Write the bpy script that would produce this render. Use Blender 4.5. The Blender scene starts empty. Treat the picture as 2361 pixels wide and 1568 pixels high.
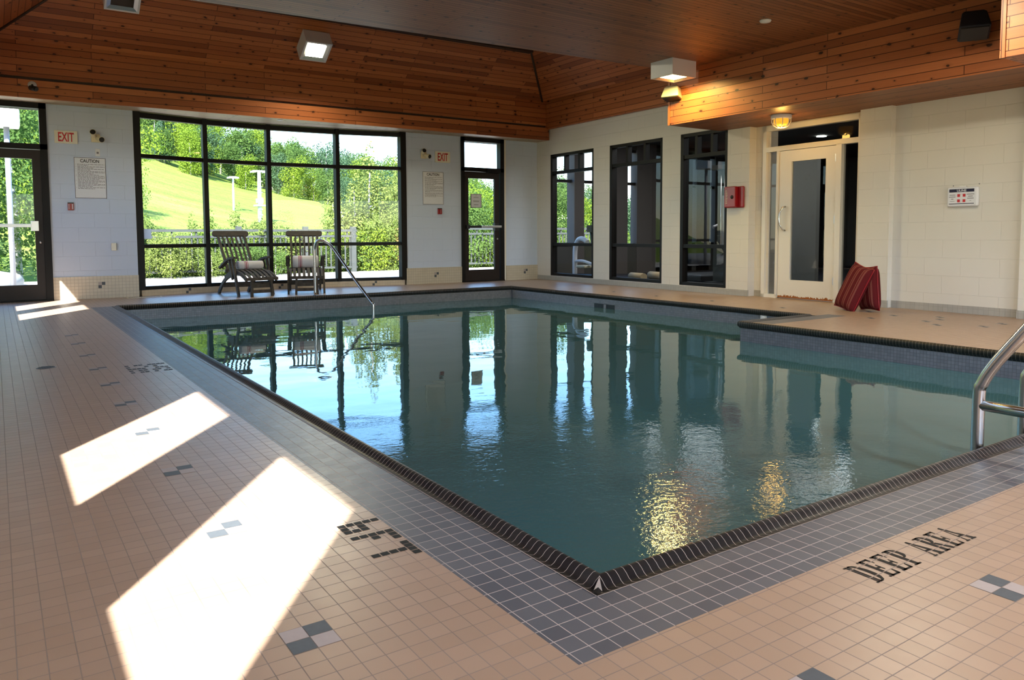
import bpy, bmesh, math, random
from mathutils import Vector, Matrix
C = bpy.context.scene.collection
R = random.Random(7)
T = 0.0535                                  # floor tile pitch in metres

# ------------------------------------------------------------------ materials
def new_mat(name):
    m = bpy.data.materials.new(name); m.use_nodes = True
    nt = m.node_tree; nt.nodes.clear()
    out = nt.nodes.new('ShaderNodeOutputMaterial')
    return m, nt, out
def nd(nt, t, **kw):
    n = nt.nodes.new(t)
    for k, v in kw.items():
        if k[0] == '_': setattr(n, k[1:], v)
        else:
            key = int(k[1:]) if k[0] == 'i' and k[1:].isdigit() else k.replace('__', ' ')
            n.inputs[key].default_value = v
    return n
def lk(nt, a, b): nt.links.new(a, b)
def principled(nt, out, col=(.8, .8, .8), rough=.5, metal=0., spec=.5, **kw):
    p = nt.nodes.new('ShaderNodeBsdfPrincipled')
    p.inputs['Base Color'].default_value = (*col, 1); p.inputs['Roughness'].default_value = rough
    p.inputs['Metallic'].default_value = metal; p.inputs['Specular IOR Level'].default_value = spec
    lk(nt, p.outputs[0], out.inputs[0]); return p
def math_(nt, op, a, b=None, clamp=False):
    n = nt.nodes.new('ShaderNodeMath'); n.operation = op; n.use_clamp = clamp
    for i, v in enumerate((a, b)):
        if v is None: continue
        if isinstance(v, (int, float)): n.inputs[i].default_value = v
        else: lk(nt, v, n.inputs[i])
    return n.outputs[0]
def mixc(nt, fac, a, b, mode='MIX'):
    n = nt.nodes.new('ShaderNodeMix'); n.data_type = 'RGBA'; n.blend_type = mode
    for i, v in ((0, fac), (6, a), (7, b)):
        if isinstance(v, (int, float)): n.inputs[i].default_value = v
        elif isinstance(v, tuple): n.inputs[i].default_value = (*v[:3], 1)
        else: lk(nt, v, n.inputs[i])
    return n.outputs[2]
def uvmap(nt, sx=1, sy=1, src='UV'):
    tc = nt.nodes.new('ShaderNodeTexCoord'); mp = nt.nodes.new('ShaderNodeMapping')
    mp.inputs['Scale'].default_value = (sx, sy, sx)
    lk(nt, tc.outputs[src], mp.inputs[0]); return mp.outputs[0]
def noise(nt, vec, scale, detail=3, rough=.5):
    n = nd(nt, 'ShaderNodeTexNoise', Scale=scale, Detail=detail, Roughness=rough)
    if vec is not None: lk(nt, vec, n.inputs['Vector'])
    return n.outputs['Fac']
def ramp(nt, fac, stops):
    n = nt.nodes.new('ShaderNodeValToRGB'); e = n.color_ramp.elements
    while len(e) < len(stops): e.new(.5)
    for el, (p, c) in zip(e, stops):
        el.position = p; el.color = (*c, 1)
    lk(nt, fac, n.inputs[0]); return n.outputs[0]
def bump(nt, h, p, dist=.002, strength=1.):
    b = nd(nt, 'ShaderNodeBump', Strength=strength, Distance=dist)
    lk(nt, h, b.inputs['Height']); lk(nt, b.outputs[0], p.inputs['Normal']); return b
def brick(nt, vec, w, h, mortar, off=0., c1=(0, 0, 0), c2=(1, 1, 1), smooth=.1):
    b = nd(nt, 'ShaderNodeTexBrick', Scale=1., Mortar__Size=mortar, Mortar__Smooth=smooth, Brick__Width=w, Row__Height=h)
    b.offset = off; b.offset_frequency = 2; b.squash = 1.
    b.inputs['Color1'].default_value = (*c1, 1); b.inputs['Color2'].default_value = (*c2, 1)
    b.inputs['Mortar'].default_value = (.5, .5, .5, 1)
    lk(nt, vec, b.inputs[0]); return b
def plain(name, col, rough=.5, metal=0., spec=.5, var=0., scale=20., emit=None, es=0.):
    m, nt, out = new_mat(name); p = principled(nt, out, col, rough, metal, spec)
    if var:
        f = noise(nt, uvmap(nt, src='Object'), scale, 4)
        lk(nt, mixc(nt, f, tuple(c*(1-var) for c in col), tuple(min(1, c*(1+var)) for c in col)), p.inputs['Base Color'])
    if emit:
        p.inputs['Emission Color'].default_value = (*emit, 1); p.inputs['Emission Strength'].default_value = es
    return m
def tile_mat(name, w, h, cA, cB, grout, mortar, rough=.3, off=0., bumpd=.0015, dirt=0., spec=.5):
    m, nt, out = new_mat(name); p = principled(nt, out, cA, rough, spec=spec)
    uv = uvmap(nt); b = brick(nt, uv, w, h, mortar, off)
    col = mixc(nt, b.outputs['Color'], cA, cB)
    big = noise(nt, uv, 1.3, 5)
    col = mixc(nt, math_(nt, 'MULTIPLY', big, .35), col, tuple(c*.72 for c in cA))
    g = noise(nt, uv, .9, 4, .6)
    gcol = mixc(nt, g, grout, tuple(c*(.55 if dirt else .85) for c in grout))
    if dirt:
        d = ramp(nt, noise(nt, uv, 3.1, 3), [(.56, (0, 0, 0)), (.68, (1, 1, 1))])
        gcol = mixc(nt, math_(nt, 'MULTIPLY', d, dirt), gcol, (.08, .06, .045))
    col = mixc(nt, b.outputs['Fac'], col, gcol)
    lk(nt, col, p.inputs['Base Color'])
    r = math_(nt, 'ADD', math_(nt, 'MULTIPLY', b.outputs['Fac'], .4), rough)
    r = math_(nt, 'ADD', r, math_(nt, 'MULTIPLY', math_(nt, 'SUBTRACT', noise(nt, uv, 14, 3), .5), .12))
    lk(nt, r, p.inputs['Roughness'])
    hgt = math_(nt, 'SUBTRACT', math_(nt, 'MULTIPLY', noise(nt, uv, 9., 2), .25), b.outputs['Fac'])
    bump(nt, hgt, p, bumpd)
    return m
def wood_mat(name, cA, cB, dark, row=.088, length=2.3, rough=.45, knots=True, gap=.0034):
    m, nt, out = new_mat(name); p = principled(nt, out, cA, rough, spec=.35)
    uv = uvmap(nt); b = brick(nt, uv, length, row, gap, .37, smooth=.2)
    b2 = brick(nt, uv, length, row, 0., .37)
    tone = b2.outputs['Color']
    grain = noise(nt, uvmap(nt, 2.2, 70), 1., 5, .65)
    wide = noise(nt, uvmap(nt, .5, 5), 1., 3)
    col = mixc(nt, tone, cA, cB)
    dk = ramp(nt, tone, [(.72, (0, 0, 0)), (.86, (1, 1, 1))])
    col = mixc(nt, math_(nt, 'MULTIPLY', dk, .55), col, tuple(c*.42 for c in cB))
    col = mixc(nt, math_(nt, 'MULTIPLY', grain, .6), col, tuple(c*.52 for c in cB))
    col = mixc(nt, math_(nt, 'MULTIPLY', wide, .35), col, tuple(c*.6 for c in cA))
    if knots:
        v = nd(nt, 'ShaderNodeTexVoronoi', Scale=1., Randomness=1.); v.voronoi_dimensions = '2D'
        wv = nt.nodes.new('ShaderNodeVectorMath'); wv.operation = 'ADD'; lk(nt, uvmap(nt, 5.2, 9.), wv.inputs[0])
        wn = nd(nt, 'ShaderNodeTexNoise', Scale=28., Detail=2); lk(nt, uv, wn.inputs['Vector'])
        ws = nt.nodes.new('ShaderNodeVectorMath'); ws.operation = 'SCALE'; ws.inputs['Scale'].default_value = .16; lk(nt, wn.outputs['Color'], ws.inputs[0]); lk(nt, ws.outputs[0], wv.inputs[1])
        lk(nt, wv.outputs[0], v.inputs['Vector'])
        sp_ = nt.nodes.new('ShaderNodeSeparateColor'); lk(nt, v.outputs['Color'], sp_.inputs[0])
        size = math_(nt, 'MULTIPLY', math_(nt, 'MULTIPLY', sp_.outputs[0], sp_.outputs[0]), .16)
        keep = math_(nt, 'GREATER_THAN', sp_.outputs[1], .30)
        rel = math_(nt, 'DIVIDE', v.outputs['Distance'], math_(nt, 'ADD', size, .012))
        core = math_(nt, 'MULTIPLY', math_(nt, 'SUBTRACT', 1.0, rel, True), 3., True)
        halo = math_(nt, 'MULTIPLY', math_(nt, 'SUBTRACT', 1.0, math_(nt, 'MULTIPLY', rel, .38), True), .45, True)
        col = mixc(nt, math_(nt, 'MULTIPLY', halo, keep), col, tuple(c*.45 for c in cB))
        col = mixc(nt, math_(nt, 'MULTIPLY', core, math_(nt, 'MULTIPLY', keep, .92)), col, tuple(c*.6 for c in dark))
    col = mixc(nt, b.outputs['Fac'], col, tuple(c*.16 for c in cB))
    lk(nt, col, p.inputs['Base Color'])
    bump(nt, math_(nt, 'SUBTRACT', math_(nt, 'MULTIPLY', grain, .15), b.outputs['Fac']), p, .004)
    return m
def nd_out(nt, v, key):
    s = nt.nodes.new('ShaderNodeSeparateColor'); lk(nt, v.outputs[key], s.inputs[0]); return s.outputs[0]

M = {}
M['beige'] = tile_mat('beige_floor_tile', T, T, (.385, .27, .192), (.43, .305, .222), (.34, .275, .235), .0012, .36, dirt=.35, spec=.4)
M['grey'] = tile_mat('grey_band_tile', T, T, (.095, .10, .118), (.13, .137, .155), (.50, .44, .41), .0013, .42, spec=.35)
M['poolgrey'] = tile_mat('grey_pool_wall_tile', .0268, .0268, (.20, .215, .25), (.27, .285, .33), (.15, .155, .17), .0012, .30)
M['pooltop'] = tile_mat('coping_tile', .0268, .3, (.014, .013, .014), (.026, .025, .025), (.46, .40, .36), .0009, .45, spec=.35, bumpd=.0008)
M['wain'] = tile_mat('wainscot_tile', .046, .046, (.60, .54, .43), (.64, .58, .47), (.40, .36, .30), .0015, .3)
M['curb'] = tile_mat('curb_tile', .046, .046, (.60, .50, .37), (.64, .54, .41), (.48, .41, .32), .0012, .3)
M['basegrey'] = tile_mat('grey_base_tile', .0535, .0535, (.42, .41, .38), (.46, .45, .42), (.36, .35, .32), .0012, .35)
M['dark_inlay'] = plain('blue_grey_tile', (.085, .10, .115), .5, 0., .3, var=.15, scale=60)
M['light_inlay'] = plain('pale_lilac_tile', (.40, .35, .335), .5, 0., .3, var=.06, scale=60)
M['black_tile'] = plain('black_tile', (.010, .010, .011), .6, 0., .25)
M['grout_light'] = plain('pale_grout', (.36, .32, .29), .8)
M['plaster'] = plain('teal_pool_plaster', (.17, .31, .34), .7, var=.08, scale=1.5)
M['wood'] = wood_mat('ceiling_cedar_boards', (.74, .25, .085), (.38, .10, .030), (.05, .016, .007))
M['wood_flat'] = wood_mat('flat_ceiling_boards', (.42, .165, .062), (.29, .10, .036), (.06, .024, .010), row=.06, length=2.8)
M['wood_soffit'] = wood_mat('soffit_boards', (.80, .62, .40), (.66, .48, .29), (.12, .06, .03), row=.035, length=3.)  # pale tone stands in for outdoor light thrown up onto the boards
M['wood_dark'] = plain('dark_timber_and_shade', (.05, .026, .014), .6, var=.3, scale=8)  # also colours in the shade on the upper ceiling and slope head
M['frame'] = plain('dark_bronze_aluminium', (.005, .004, .004), .5, 0., .25)
M['frame_door'] = plain('bronze_door_paint', (.022, .015, .013), .45, 0., .3, var=.15, scale=9)
M['white_paint'] = plain('white_gloss_paint', (.80, .77, .70), .38, var=.03, scale=5)
M['white'] = plain('white_plastic', (.80, .80, .79), .4)
M['cream'] = plain('cream_plastic', (.72, .65, .46), .4)
M['paper'] = plain('white_sign_board', (.76, .79, .86), .5)
M['ink'] = plain('black_ink', (.015, .015, .02), .6)
M['grey_ink'] = plain('grey_small_print', (.20, .20, .24), .6)
M['navy'] = plain('navy_print', (.008, .008, .045), .5)
M['red'] = plain('red_print', (.55, .02, .03), .45)
M['redbox'] = plain('red_enamel', (.30, .006, .012), .3, var=.1)
M['black'] = plain('black_plastic', (.012, .012, .013), .45)
M['navyblack'] = plain('blue_black_speaker', (.018, .020, .030), .6, var=.2, scale=80)
M['chrome'] = plain('brushed_steel', (.62, .60, .57), .22, 1.)
M['alum'] = plain('aluminium', (.70, .70, .70), .35, 1.)
M['rust'] = plain('rust', (.35, .12, .03), .9, var=.5, scale=90)
M['grey_wood'] = None
M['pole_grey'] = plain('galvanised_pole', (.26, .26, .28), .5, .3)
M['tower_white'] = plain('white_tower_paint', (.50, .52, .55), .6)
M['rail_grey'] = plain('weathered_railing', (.042, .048, .046), .8, var=.2, scale=6)
M['stone'] = tile_mat('patio_paving', .6, .6, (.56, .50, .44), (.60, .54, .48), (.30, .27, .24), .006, .8)
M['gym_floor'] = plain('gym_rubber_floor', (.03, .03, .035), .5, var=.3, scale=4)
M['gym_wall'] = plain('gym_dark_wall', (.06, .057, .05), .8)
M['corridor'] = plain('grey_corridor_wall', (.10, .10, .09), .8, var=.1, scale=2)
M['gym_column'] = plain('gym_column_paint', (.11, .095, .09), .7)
M['tan_foam'] = plain('tan_foam', (.45, .34, .20), .8)
M['lamp_white'] = plain('white_powder_coat', (.78, .78, .82), .4)
M['emit'] = plain('lamp_lens', (1, .95, .8), .3, emit=(1., .93, .62), es=26.)
M['emit_yellow'] = plain('yellow_lamp_lens', (1, .9, .6), .3, emit=(1., .86, .34), es=30.)
M['amber'] = plain('amber_glass', (.9, .45, .05), .15, emit=(1., .42, .03), es=.4)
M['bulb'] = plain('hot_bulb', (1, .8, .5), .3, emit=(1., .60, .15), es=2.)
M['downlight'] = plain('downlight_lens', (1, 1, 1), .3, emit=(.95, 1., .98), es=9.)
M['tank_cover'] = plain('pale_vinyl_cover', (.34, .33, .31), .5)

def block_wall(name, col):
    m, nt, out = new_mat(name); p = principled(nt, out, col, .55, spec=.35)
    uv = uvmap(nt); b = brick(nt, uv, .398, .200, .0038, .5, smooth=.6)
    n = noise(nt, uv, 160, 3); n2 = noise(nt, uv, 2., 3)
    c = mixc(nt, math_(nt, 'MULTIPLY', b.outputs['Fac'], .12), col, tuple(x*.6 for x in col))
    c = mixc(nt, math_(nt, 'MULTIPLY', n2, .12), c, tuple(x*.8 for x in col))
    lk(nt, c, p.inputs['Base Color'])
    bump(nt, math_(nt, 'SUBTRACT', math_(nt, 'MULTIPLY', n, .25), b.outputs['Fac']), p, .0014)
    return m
M['block_skylit'] = block_wall('sky_tinted_block', (.60, .69, .86))  # bluish sky light on the far piers is put into this colour
M['block_cream'] = block_wall('cream_painted_block', (.74, .72, .67))

def weathered():
    m, nt, out = new_mat('weathered_teak'); p = principled(nt, out, (.1, .09, .08), .75)
    g = noise(nt, uvmap(nt, 3, 40, 'Object'), 4., 5, .6)
    lk(nt, ramp(nt, g, [(.3, (.035, .030, .026)), (.7, (.105, .088, .07))]), p.inputs['Base Color'])
    return m
M['teak'] = weathered()

def glass(name, tint=(1, 1, 1), ior=1.5, boost=1.0):
    m, nt, out = new_mat(name)
    tr = nd(nt, 'ShaderNodeBsdfTransparent'); tr.inputs[0].default_value = (*tint, 1)
    gl = nd(nt, 'ShaderNodeBsdfGlossy', Roughness=0.0)
    fr = nd(nt, 'ShaderNodeFresnel', IOR=ior); mx = nt.nodes.new('ShaderNodeMixShader')
    f = math_(nt, 'MULTIPLY', fr.outputs[0], boost, True)
    lk(nt, f, mx.inputs[0]); lk(nt, tr.outputs[0], mx.inputs[1]); lk(nt, gl.outputs[0], mx.inputs[2]); lk(nt, mx.outputs[0], out.inputs[0])
    return m
M['glass'] = glass('clear_window_glass', (.93, .96, .94), 1.35)
M['glass_dark'] = glass('grey_tinted_glass', (.76, .78, .76), 1.42, .6)

def water():
    m, nt, out = new_mat('pool_water')
    tr = nd(nt, 'ShaderNodeBsdfTransparent'); tr.inputs[0].default_value = (.50, .66, .68, 1)
    df = nd(nt, 'ShaderNodeBsdfDiffuse'); df.inputs[0].default_value = (.085, .215, .25, 1); body = nt.nodes.new('ShaderNodeMixShader'); body.inputs[0].default_value = .55
    lk(nt, tr.outputs[0], body.inputs[1]); lk(nt, df.outputs[0], body.inputs[2])
    gl = nd(nt, 'ShaderNodeBsdfGlossy', Roughness=.012)
    gl.inputs[0].default_value = (.92, .97, 1, 1)
    geo = nt.nodes.new('ShaderNodeNewGeometry')
    mp = nt.nodes.new('ShaderNodeMapping'); mp.inputs['Scale'].default_value = (1, 1.25, 1); mp.inputs['Rotation'].default_value = (0, 0, .6)
    lk(nt, geo.outputs['Position'], mp.inputs[0])
    swell = noise(nt, mp.outputs[0], 1.6, 2, .4)
    rip = noise(nt, mp.outputs[0], 14., 2, .5)
    fine = noise(nt, mp.outputs[0], 34., 3, .6)
    # stirred patch where the return jet comes up near the front edge
    dv = nt.nodes.new('ShaderNodeVectorMath'); dv.operation = 'DISTANCE'; dv.inputs[1].default_value = (1.0, .68, -.18)
    lk(nt, geo.outputs['Position'], dv.inputs[0])
    mr = nd(nt, 'ShaderNodeMapRange'); mr.inputs[1].default_value = .25; mr.inputs[2].default_value = 3.0; mr.inputs[3].default_value = 1.; mr.inputs[4].default_value = 0.
    lk(nt, dv.outputs['Value'], mr.inputs[0])
    stir = math_(nt, 'MULTIPLY', mr.outputs[0], mr.outputs[0])
    h = math_(nt, 'MULTIPLY', swell, .42)
    h = math_(nt, 'ADD', h, math_(nt, 'MULTIPLY', rip, math_(nt, 'ADD', math_(nt, 'MULTIPLY', stir, .15), .014)))
    h = math_(nt, 'ADD', h, math_(nt, 'MULTIPLY', fine, math_(nt, 'MULTIPLY', stir, .13)))
    b = nd(nt, 'ShaderNodeBump', Strength=1., Distance=.011); lk(nt, h, b.inputs['Height'])
    fr = nd(nt, 'ShaderNodeFresnel', IOR=1.33); lk(nt, b.outputs[0], fr.inputs['Normal']); lk(nt, b.outputs[0], gl.inputs['Normal'])
    mx = nt.nodes.new('ShaderNodeMixShader')
    lk(nt, fr.outputs[0], mx.inputs[0]); lk(nt, body.outputs[0], mx.inputs[1]); lk(nt, gl.outputs[0], mx.inputs[2]); lk(nt, mx.outputs[0], out.inputs[0])
    return m
M['water'] = water()

def leaf_mat(name, cA, cB):
    m, nt, out = new_mat(name)
    oi = nt.nodes.new('ShaderNodeObjectInfo')
    n = noise(nt, uvmap(nt, src='Object'), .9, 3)
    f = math_(nt, 'ADD', math_(nt, 'MULTIPLY', oi.outputs['Random'], .6), math_(nt, 'MULTIPLY', n, .5), True)
    c = mixc(nt, f, cA, cB)
    d = nd(nt, 'ShaderNodeBsdfDiffuse'); t = nd(nt, 'ShaderNodeBsdfTranslucent')
    lk(nt, c, d.inputs[0]); lk(nt, c, t.inputs[0])
    mx = nt.nodes.new('ShaderNodeMixShader'); mx.inputs[0].default_value = .48
    lk(nt, d.outputs[0], mx.inputs[1]); lk(nt, t.outputs[0], mx.inputs[2]); lk(nt, mx.outputs[0], out.inputs[0])
    return m
M['leaf_bright'] = leaf_mat('bright_leaves', (0.125, 0.202, 0.026), (0.215, 0.284, 0.034))
M['leaf_mid'] = leaf_mat('mid_green_leaves', (0.069, 0.133, 0.039), (0.125, 0.194, 0.047))
M['leaf_blue'] = leaf_mat('blue_green_leaves', (0.065, 0.125, 0.073), (0.095, 0.159, 0.077))
M['leaf_olive'] = leaf_mat('shrub_leaves', (0.146, 0.206, 0.052), (0.224, 0.267, 0.073))
M['leaf_rust'] = leaf_mat('dry_orange_leaves', (.30, .17, .06), (.36, .23, .09))
M['card'] = leaf_mat('white_card', (.85, .85, .88), (.85, .85, .88))
M['bark'] = plain('pale_bark', (.34, .31, .28), .9, var=.3, scale=5)
def grass():
    m, nt, out = new_mat('meadow_grass'); p = principled(nt, out, (.2, .4, .05), .9, spec=.1)
    ob = uvmap(nt, src='Object')
    a = noise(nt, uvmap(nt, .5, 1.6, 'Object'), .09, 6, .7); b = noise(nt, ob, 1.5, 4, .7)
    c = ramp(nt, a, [(.32, (.11, .17, .03)), (.5, (.19, .24, .042)), (.68, (.26, .255, .085))])
    d_ = ramp(nt, noise(nt, uvmap(nt, .35, 1.2, 'Object'), .55, 5, .7), [(.42, (0, 0, 0)), (.60, (1, 1, 1))])
    c = mixc(nt, math_(nt, 'MULTIPLY', d_, .5), c, (.12, .21, .035))
    c = mixc(nt, math_(nt, 'MULTIPLY', b, .6), c, (.10, .17, .03)); lk(nt, c, p.inputs['Base Color']); bump(nt, b, p, .25); return m
M['grass'] = grass()
def stripe_mat():
    m, nt, out = new_mat('red_striped_canvas'); p = principled(nt, out, (.3, .03, .03), .85, spec=.2)
    tc = nt.nodes.new('ShaderNodeTexCoord'); s = nt.nodes.new('ShaderNodeSeparateXYZ'); lk(nt, tc.outputs['Object'], s.inputs[0])
    u = math_(nt, 'FRACT', math_(nt, 'MULTIPLY', math_(nt, 'ADD', s.outputs[0], 1.), 11.5))
    c = ramp(nt, u, [(0., (.12, .009, .012)), (.46, (.12, .009, .012)), (.48, (.30, .14, .10)), (.53, (.30, .14, .10)), (.55, (.16, .014, .016)),
                     (.70, (.16, .014, .016)), (.72, (.25, .075, .06)), (.90, (.25, .075, .06)), (.92, (.12, .009, .012))])
    c.node.color_ramp.interpolation = 'CONSTANT'
    w = noise(nt, uvmap(nt, 300, 300, 'Object'), 1., 2)
    lk(nt, mixc(nt, math_(nt, 'MULTIPLY', w, .4), c, (.06, .006, .008)), p.inputs['Base Color'])
    return m
M['stripes'] = stripe_mat()
def towel_mat():
    m, nt, out = new_mat('white_towelling'); p = principled(nt, out, (.8, .8, .8), .95, spec=.1)
    tc = nt.nodes.new('ShaderNodeTexCoord'); s = nt.nodes.new('ShaderNodeSeparateXYZ'); lk(nt, tc.outputs['Object'], s.inputs[0])
    c = ramp(nt, math_(nt, 'ADD', s.outputs[0], .5), [(0, (.78, .76, .78)), (.392, (.33, .02, .05)), (.402, (.78, .76, .78)), (.414, (.33, .02, .05)), (.424, (.78, .76, .78)), (.436, (.33, .02, .05)), (.443, (.78, .76, .78))])
    c.node.color_ramp.interpolation = 'CONSTANT'
    lk(nt, c, p.inputs['Base Color'])
    bump(nt, noise(nt, uvmap(nt, src='Object'), 400, 2), p, .002)
    return m
M['towel'] = towel_mat()

# ------------------------------------------------------------------ mesh building
class MB:
    """Collects faces (with UVs in metres) and links them as ONE mesh object."""
    def __init__(s, tf=None): s.v = []; s.f = []; s.uv = []; s.mi = []; s.tf = tf or (lambda x, y, z: (x, y, z)); s.sm = []
    def face(s, pts, mi=0, udir=None, uvs=None, smooth=False, raw=False):
        P = [Vector(p) if raw else Vector(s.tf(*p)) for p in pts]
        b = len(s.v); s.v += P; s.f.append(tuple(range(b, b+len(P)))); s.mi.append(mi); s.sm.append(smooth)
        if uvs is None:
            n = Vector((0, 0, 0))
            for i in range(len(P)):
                a, c = P[i]-P[0], P[(i+1) % len(P)]-P[0]; n += a.cross(c)
            if n.length > 0: n.normalize()
            if udir is None:
                u = Vector((1, 0, 0)) if abs(n.z) > .85 else Vector((0, 0, 1)).cross(n).normalized()
                if u.x < -.5 or (abs(u.x) <= .5 and u.y < 0): u = -u
            else: u = Vector(udir).normalized()
            v = n.cross(u)
            if v.z < -.01 or (abs(v.z) < .01 and v.y < -.01): v = -v
            uvs = [(p.dot(u), p.dot(v)) for p in P]
        s.uv.append(uvs)
    def box(s, x0, x1, y0, y1, z0, z1, mi=0, udir=None):
        p = [(x0, y0, z0), (x1, y0, z0), (x1, y1, z0), (x0, y1, z0), (x0, y0, z1), (x1, y0, z1), (x1, y1, z1), (x0, y1, z1)]
        for q in ((3, 2, 1, 0), (4, 5, 6, 7), (0, 1, 5, 4), (1, 2, 6, 5), (2, 3, 7, 6), (3, 0, 4, 7)):
            s.face([p[i] for i in q], mi, udir)
    def bar(s, a, b, w, t, up=(0, 0, 1), mi=0):
        """rectangular bar from a to b, width w along (dir x up), thickness t along up"""
        a, b = Vector(a), Vector(b); d = (b-a).normalized(); sd = d.cross(Vector(up))
        if sd.length < 1e-5: sd = d.cross(Vector((1, 0, 0)))
        sd.normalize(); n = sd.cross(d).normalized()
        sd = sd*w/2; n = n*t/2
        p = [a-sd-n, a+sd-n, a+sd+n, a-sd+n, b-sd-n, b+sd-n, b+sd+n, b-sd+n]
        for q in ((3, 2, 1, 0), (4, 5, 6, 7), (0, 1, 5, 4), (1, 2, 6, 5), (2, 3, 7, 6), (3, 0, 4, 7)):
            s.face([tuple(p[i]) for i in q], mi, udir=None)
    def sweep(s, pts, prof, mi=0, closed=False, up=(0, 0, 1)):
        """rectangular strip swept through points: prof=(w,t)"""
        w, t = prof; P = [Vector(p) for p in pts]; rings = []
        for i, p in enumerate(P):
            d = (P[min(i+1, len(P)-1)]-P[max(i-1, 0)]).normalized(); sd = d.cross(Vector(up)).normalized(); n = sd.cross(d)
            rings.append([p-sd*w/2-n*t/2, p+sd*w/2-n*t/2, p+sd*w/2+n*t/2, p-sd*w/2+n*t/2])
        for a, b in zip(rings, rings[1:]):
            for k in range(4):
                s.face([tuple(a[k]), tuple(a[(k+1) % 4]), tuple(b[(k+1) % 4]), tuple(b[k])], mi)
        s.face([tuple(x) for x in rings[0][::-1]], mi); s.face([tuple(x) for x in rings[-1]], mi)
    def tube(s, pts, r, n=12, mi=0, caps=True):
        P = [Vector(p) for p in pts]; rings = []; ref = None
        rr = r if isinstance(r, (list, tuple)) else [r]*len(P)
        for i, p in enumerate(P):
            d = (P[min(i+1, len(P)-1)]-P[max(i-1, 0)]).normalized()
            if ref is None:
                ref = d.cross(Vector((0, 0, 1)))
                if ref.length < .05: ref = d.cross(Vector((1, 0, 0)))
            a = (ref-d*ref.dot(d)).normalized(); ref = a; b = d.cross(a)
            rings.append([p+(a*math.cos(2*math.pi*k/n)+b*math.sin(2*math.pi*k/n))*rr[i] for k in range(n)])
        for a, b in zip(rings, rings[1:]):
            for k in range(n):
                s.face([tuple(a[k]), tuple(a[(k+1) % n]), tuple(b[(k+1) % n]), tuple(b[k])], mi, smooth=True)
        if caps:
            s.face([tuple(x) for x in rings[0][::-1]], mi); s.face([tuple(x) for x in rings[-1]], mi)
    def lathe(s, prof, n=24, mi=0, axis='z', c=(0, 0, 0)):
        def P(r, h, k):
            a = 2*math.pi*k/n; x, y = r*math.cos(a), r*math.sin(a)
            q = {'z': (x, y, h), 'x': (h, x, y), 'y': (x, h, y)}[axis]
            return (q[0]+c[0], q[1]+c[1], q[2]+c[2])
        for (r0, h0), (r1, h1) in zip(prof, prof[1:]):
            for k in range(n):
                pts = [P(r0, h0, k), P(r0, h0, k+1), P(r1, h1, k+1), P(r1, h1, k)]
                if r0 < 1e-6: pts = pts[1:] if False else [pts[0], pts[2], pts[3]]
                elif r1 < 1e-6: pts = pts[:3]
                s.face(pts, mi, smooth=True)
    def prism(s, poly, z0, z1, mi=0):
        """extrude an xy polygon between z0 and z1"""
        a = [(x, y, z0) for x, y in poly]; b = [(x, y, z1) for x, y in poly]
        s.face(a[::-1], mi); s.face(b, mi); n = len(poly)
        for i in range(n): s.face([a[i], a[(i+1) % n], b[(i+1) % n], b[i]], mi)
    def ball(s, c, r, n=12, mi=0, sc=(1, 1, 1)):
        m = n//2
        def P(i, k):
            a, b = math.pi*i/m, 2*math.pi*k/n
            return (c[0]+sc[0]*r*math.sin(a)*math.cos(b), c[1]+sc[1]*r*math.sin(a)*math.sin(b), c[2]+sc[2]*r*math.cos(a))
        for i in range(m):
            for k in range(n):
                p = [P(i, k), P(i+1, k), P(i+1, k+1), P(i, k+1)]
                if i == 0: p = [p[0], p[1], p[2]]
                elif i == m-1: p = [p[0], p[1], p[3]]
                s.face(p, mi, smooth=True)
    def build(s, name, mats, parent=None, loc=None, rot=None, bevel=0, merge=True, segs=2):
        me = bpy.data.meshes.new(name); me.from_pydata([tuple(v) for v in s.v], [], s.f)
        uvl = me.uv_layers.new(name='UVMap'); k = 0
        for pi, f in enumerate(s.f):
            for j in range(len(f)):
                uvl.data[k].uv = s.uv[pi][j]; k += 1
        me.polygons.foreach_set('material_index', s.mi); me.polygons.foreach_set('use_smooth', s.sm)
        for m in (mats if isinstance(mats, (list, tuple)) else [mats]): me.materials.append(m)
        if merge:
            bm = bmesh.new(); bm.from_mesh(me); bmesh.ops.remove_doubles(bm, verts=bm.verts, dist=1e-5); bm.to_mesh(me); bm.free()
        me.update()
        o = bpy.data.objects.new(name, me); C.objects.link(o)
        if parent: o.parent = parent
        if loc: o.location = loc
        if rot: o.rotation_euler = rot
        if bevel:
            b = o.modifiers.new('bevel', 'BEVEL'); b.width = bevel; b.segments = segs; b.limit_method = 'ANGLE'
        return o
def empty(name, loc=(0, 0, 0), rot=(0, 0, 0)):
    o = bpy.data.objects.new(name, None); o.empty_display_size = .1; C.objects.link(o); o.location = loc; o.rotation_euler = rot; return o
def tag(o, label=None, cat=None, group=None, kind=None):
    for k, v in (('label', label), ('category', cat), ('group', group), ('kind', kind)):
        if v: o[k] = v
    return o
def struct(o, label, cat): return tag(o, label, cat, kind='structure')
def copy_tree(o, parent=None):
    c = o.copy(); C.objects.link(c)
    if parent: c.parent = parent
    for ch in list(o.children): copy_tree(ch, c)
    return c
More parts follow.
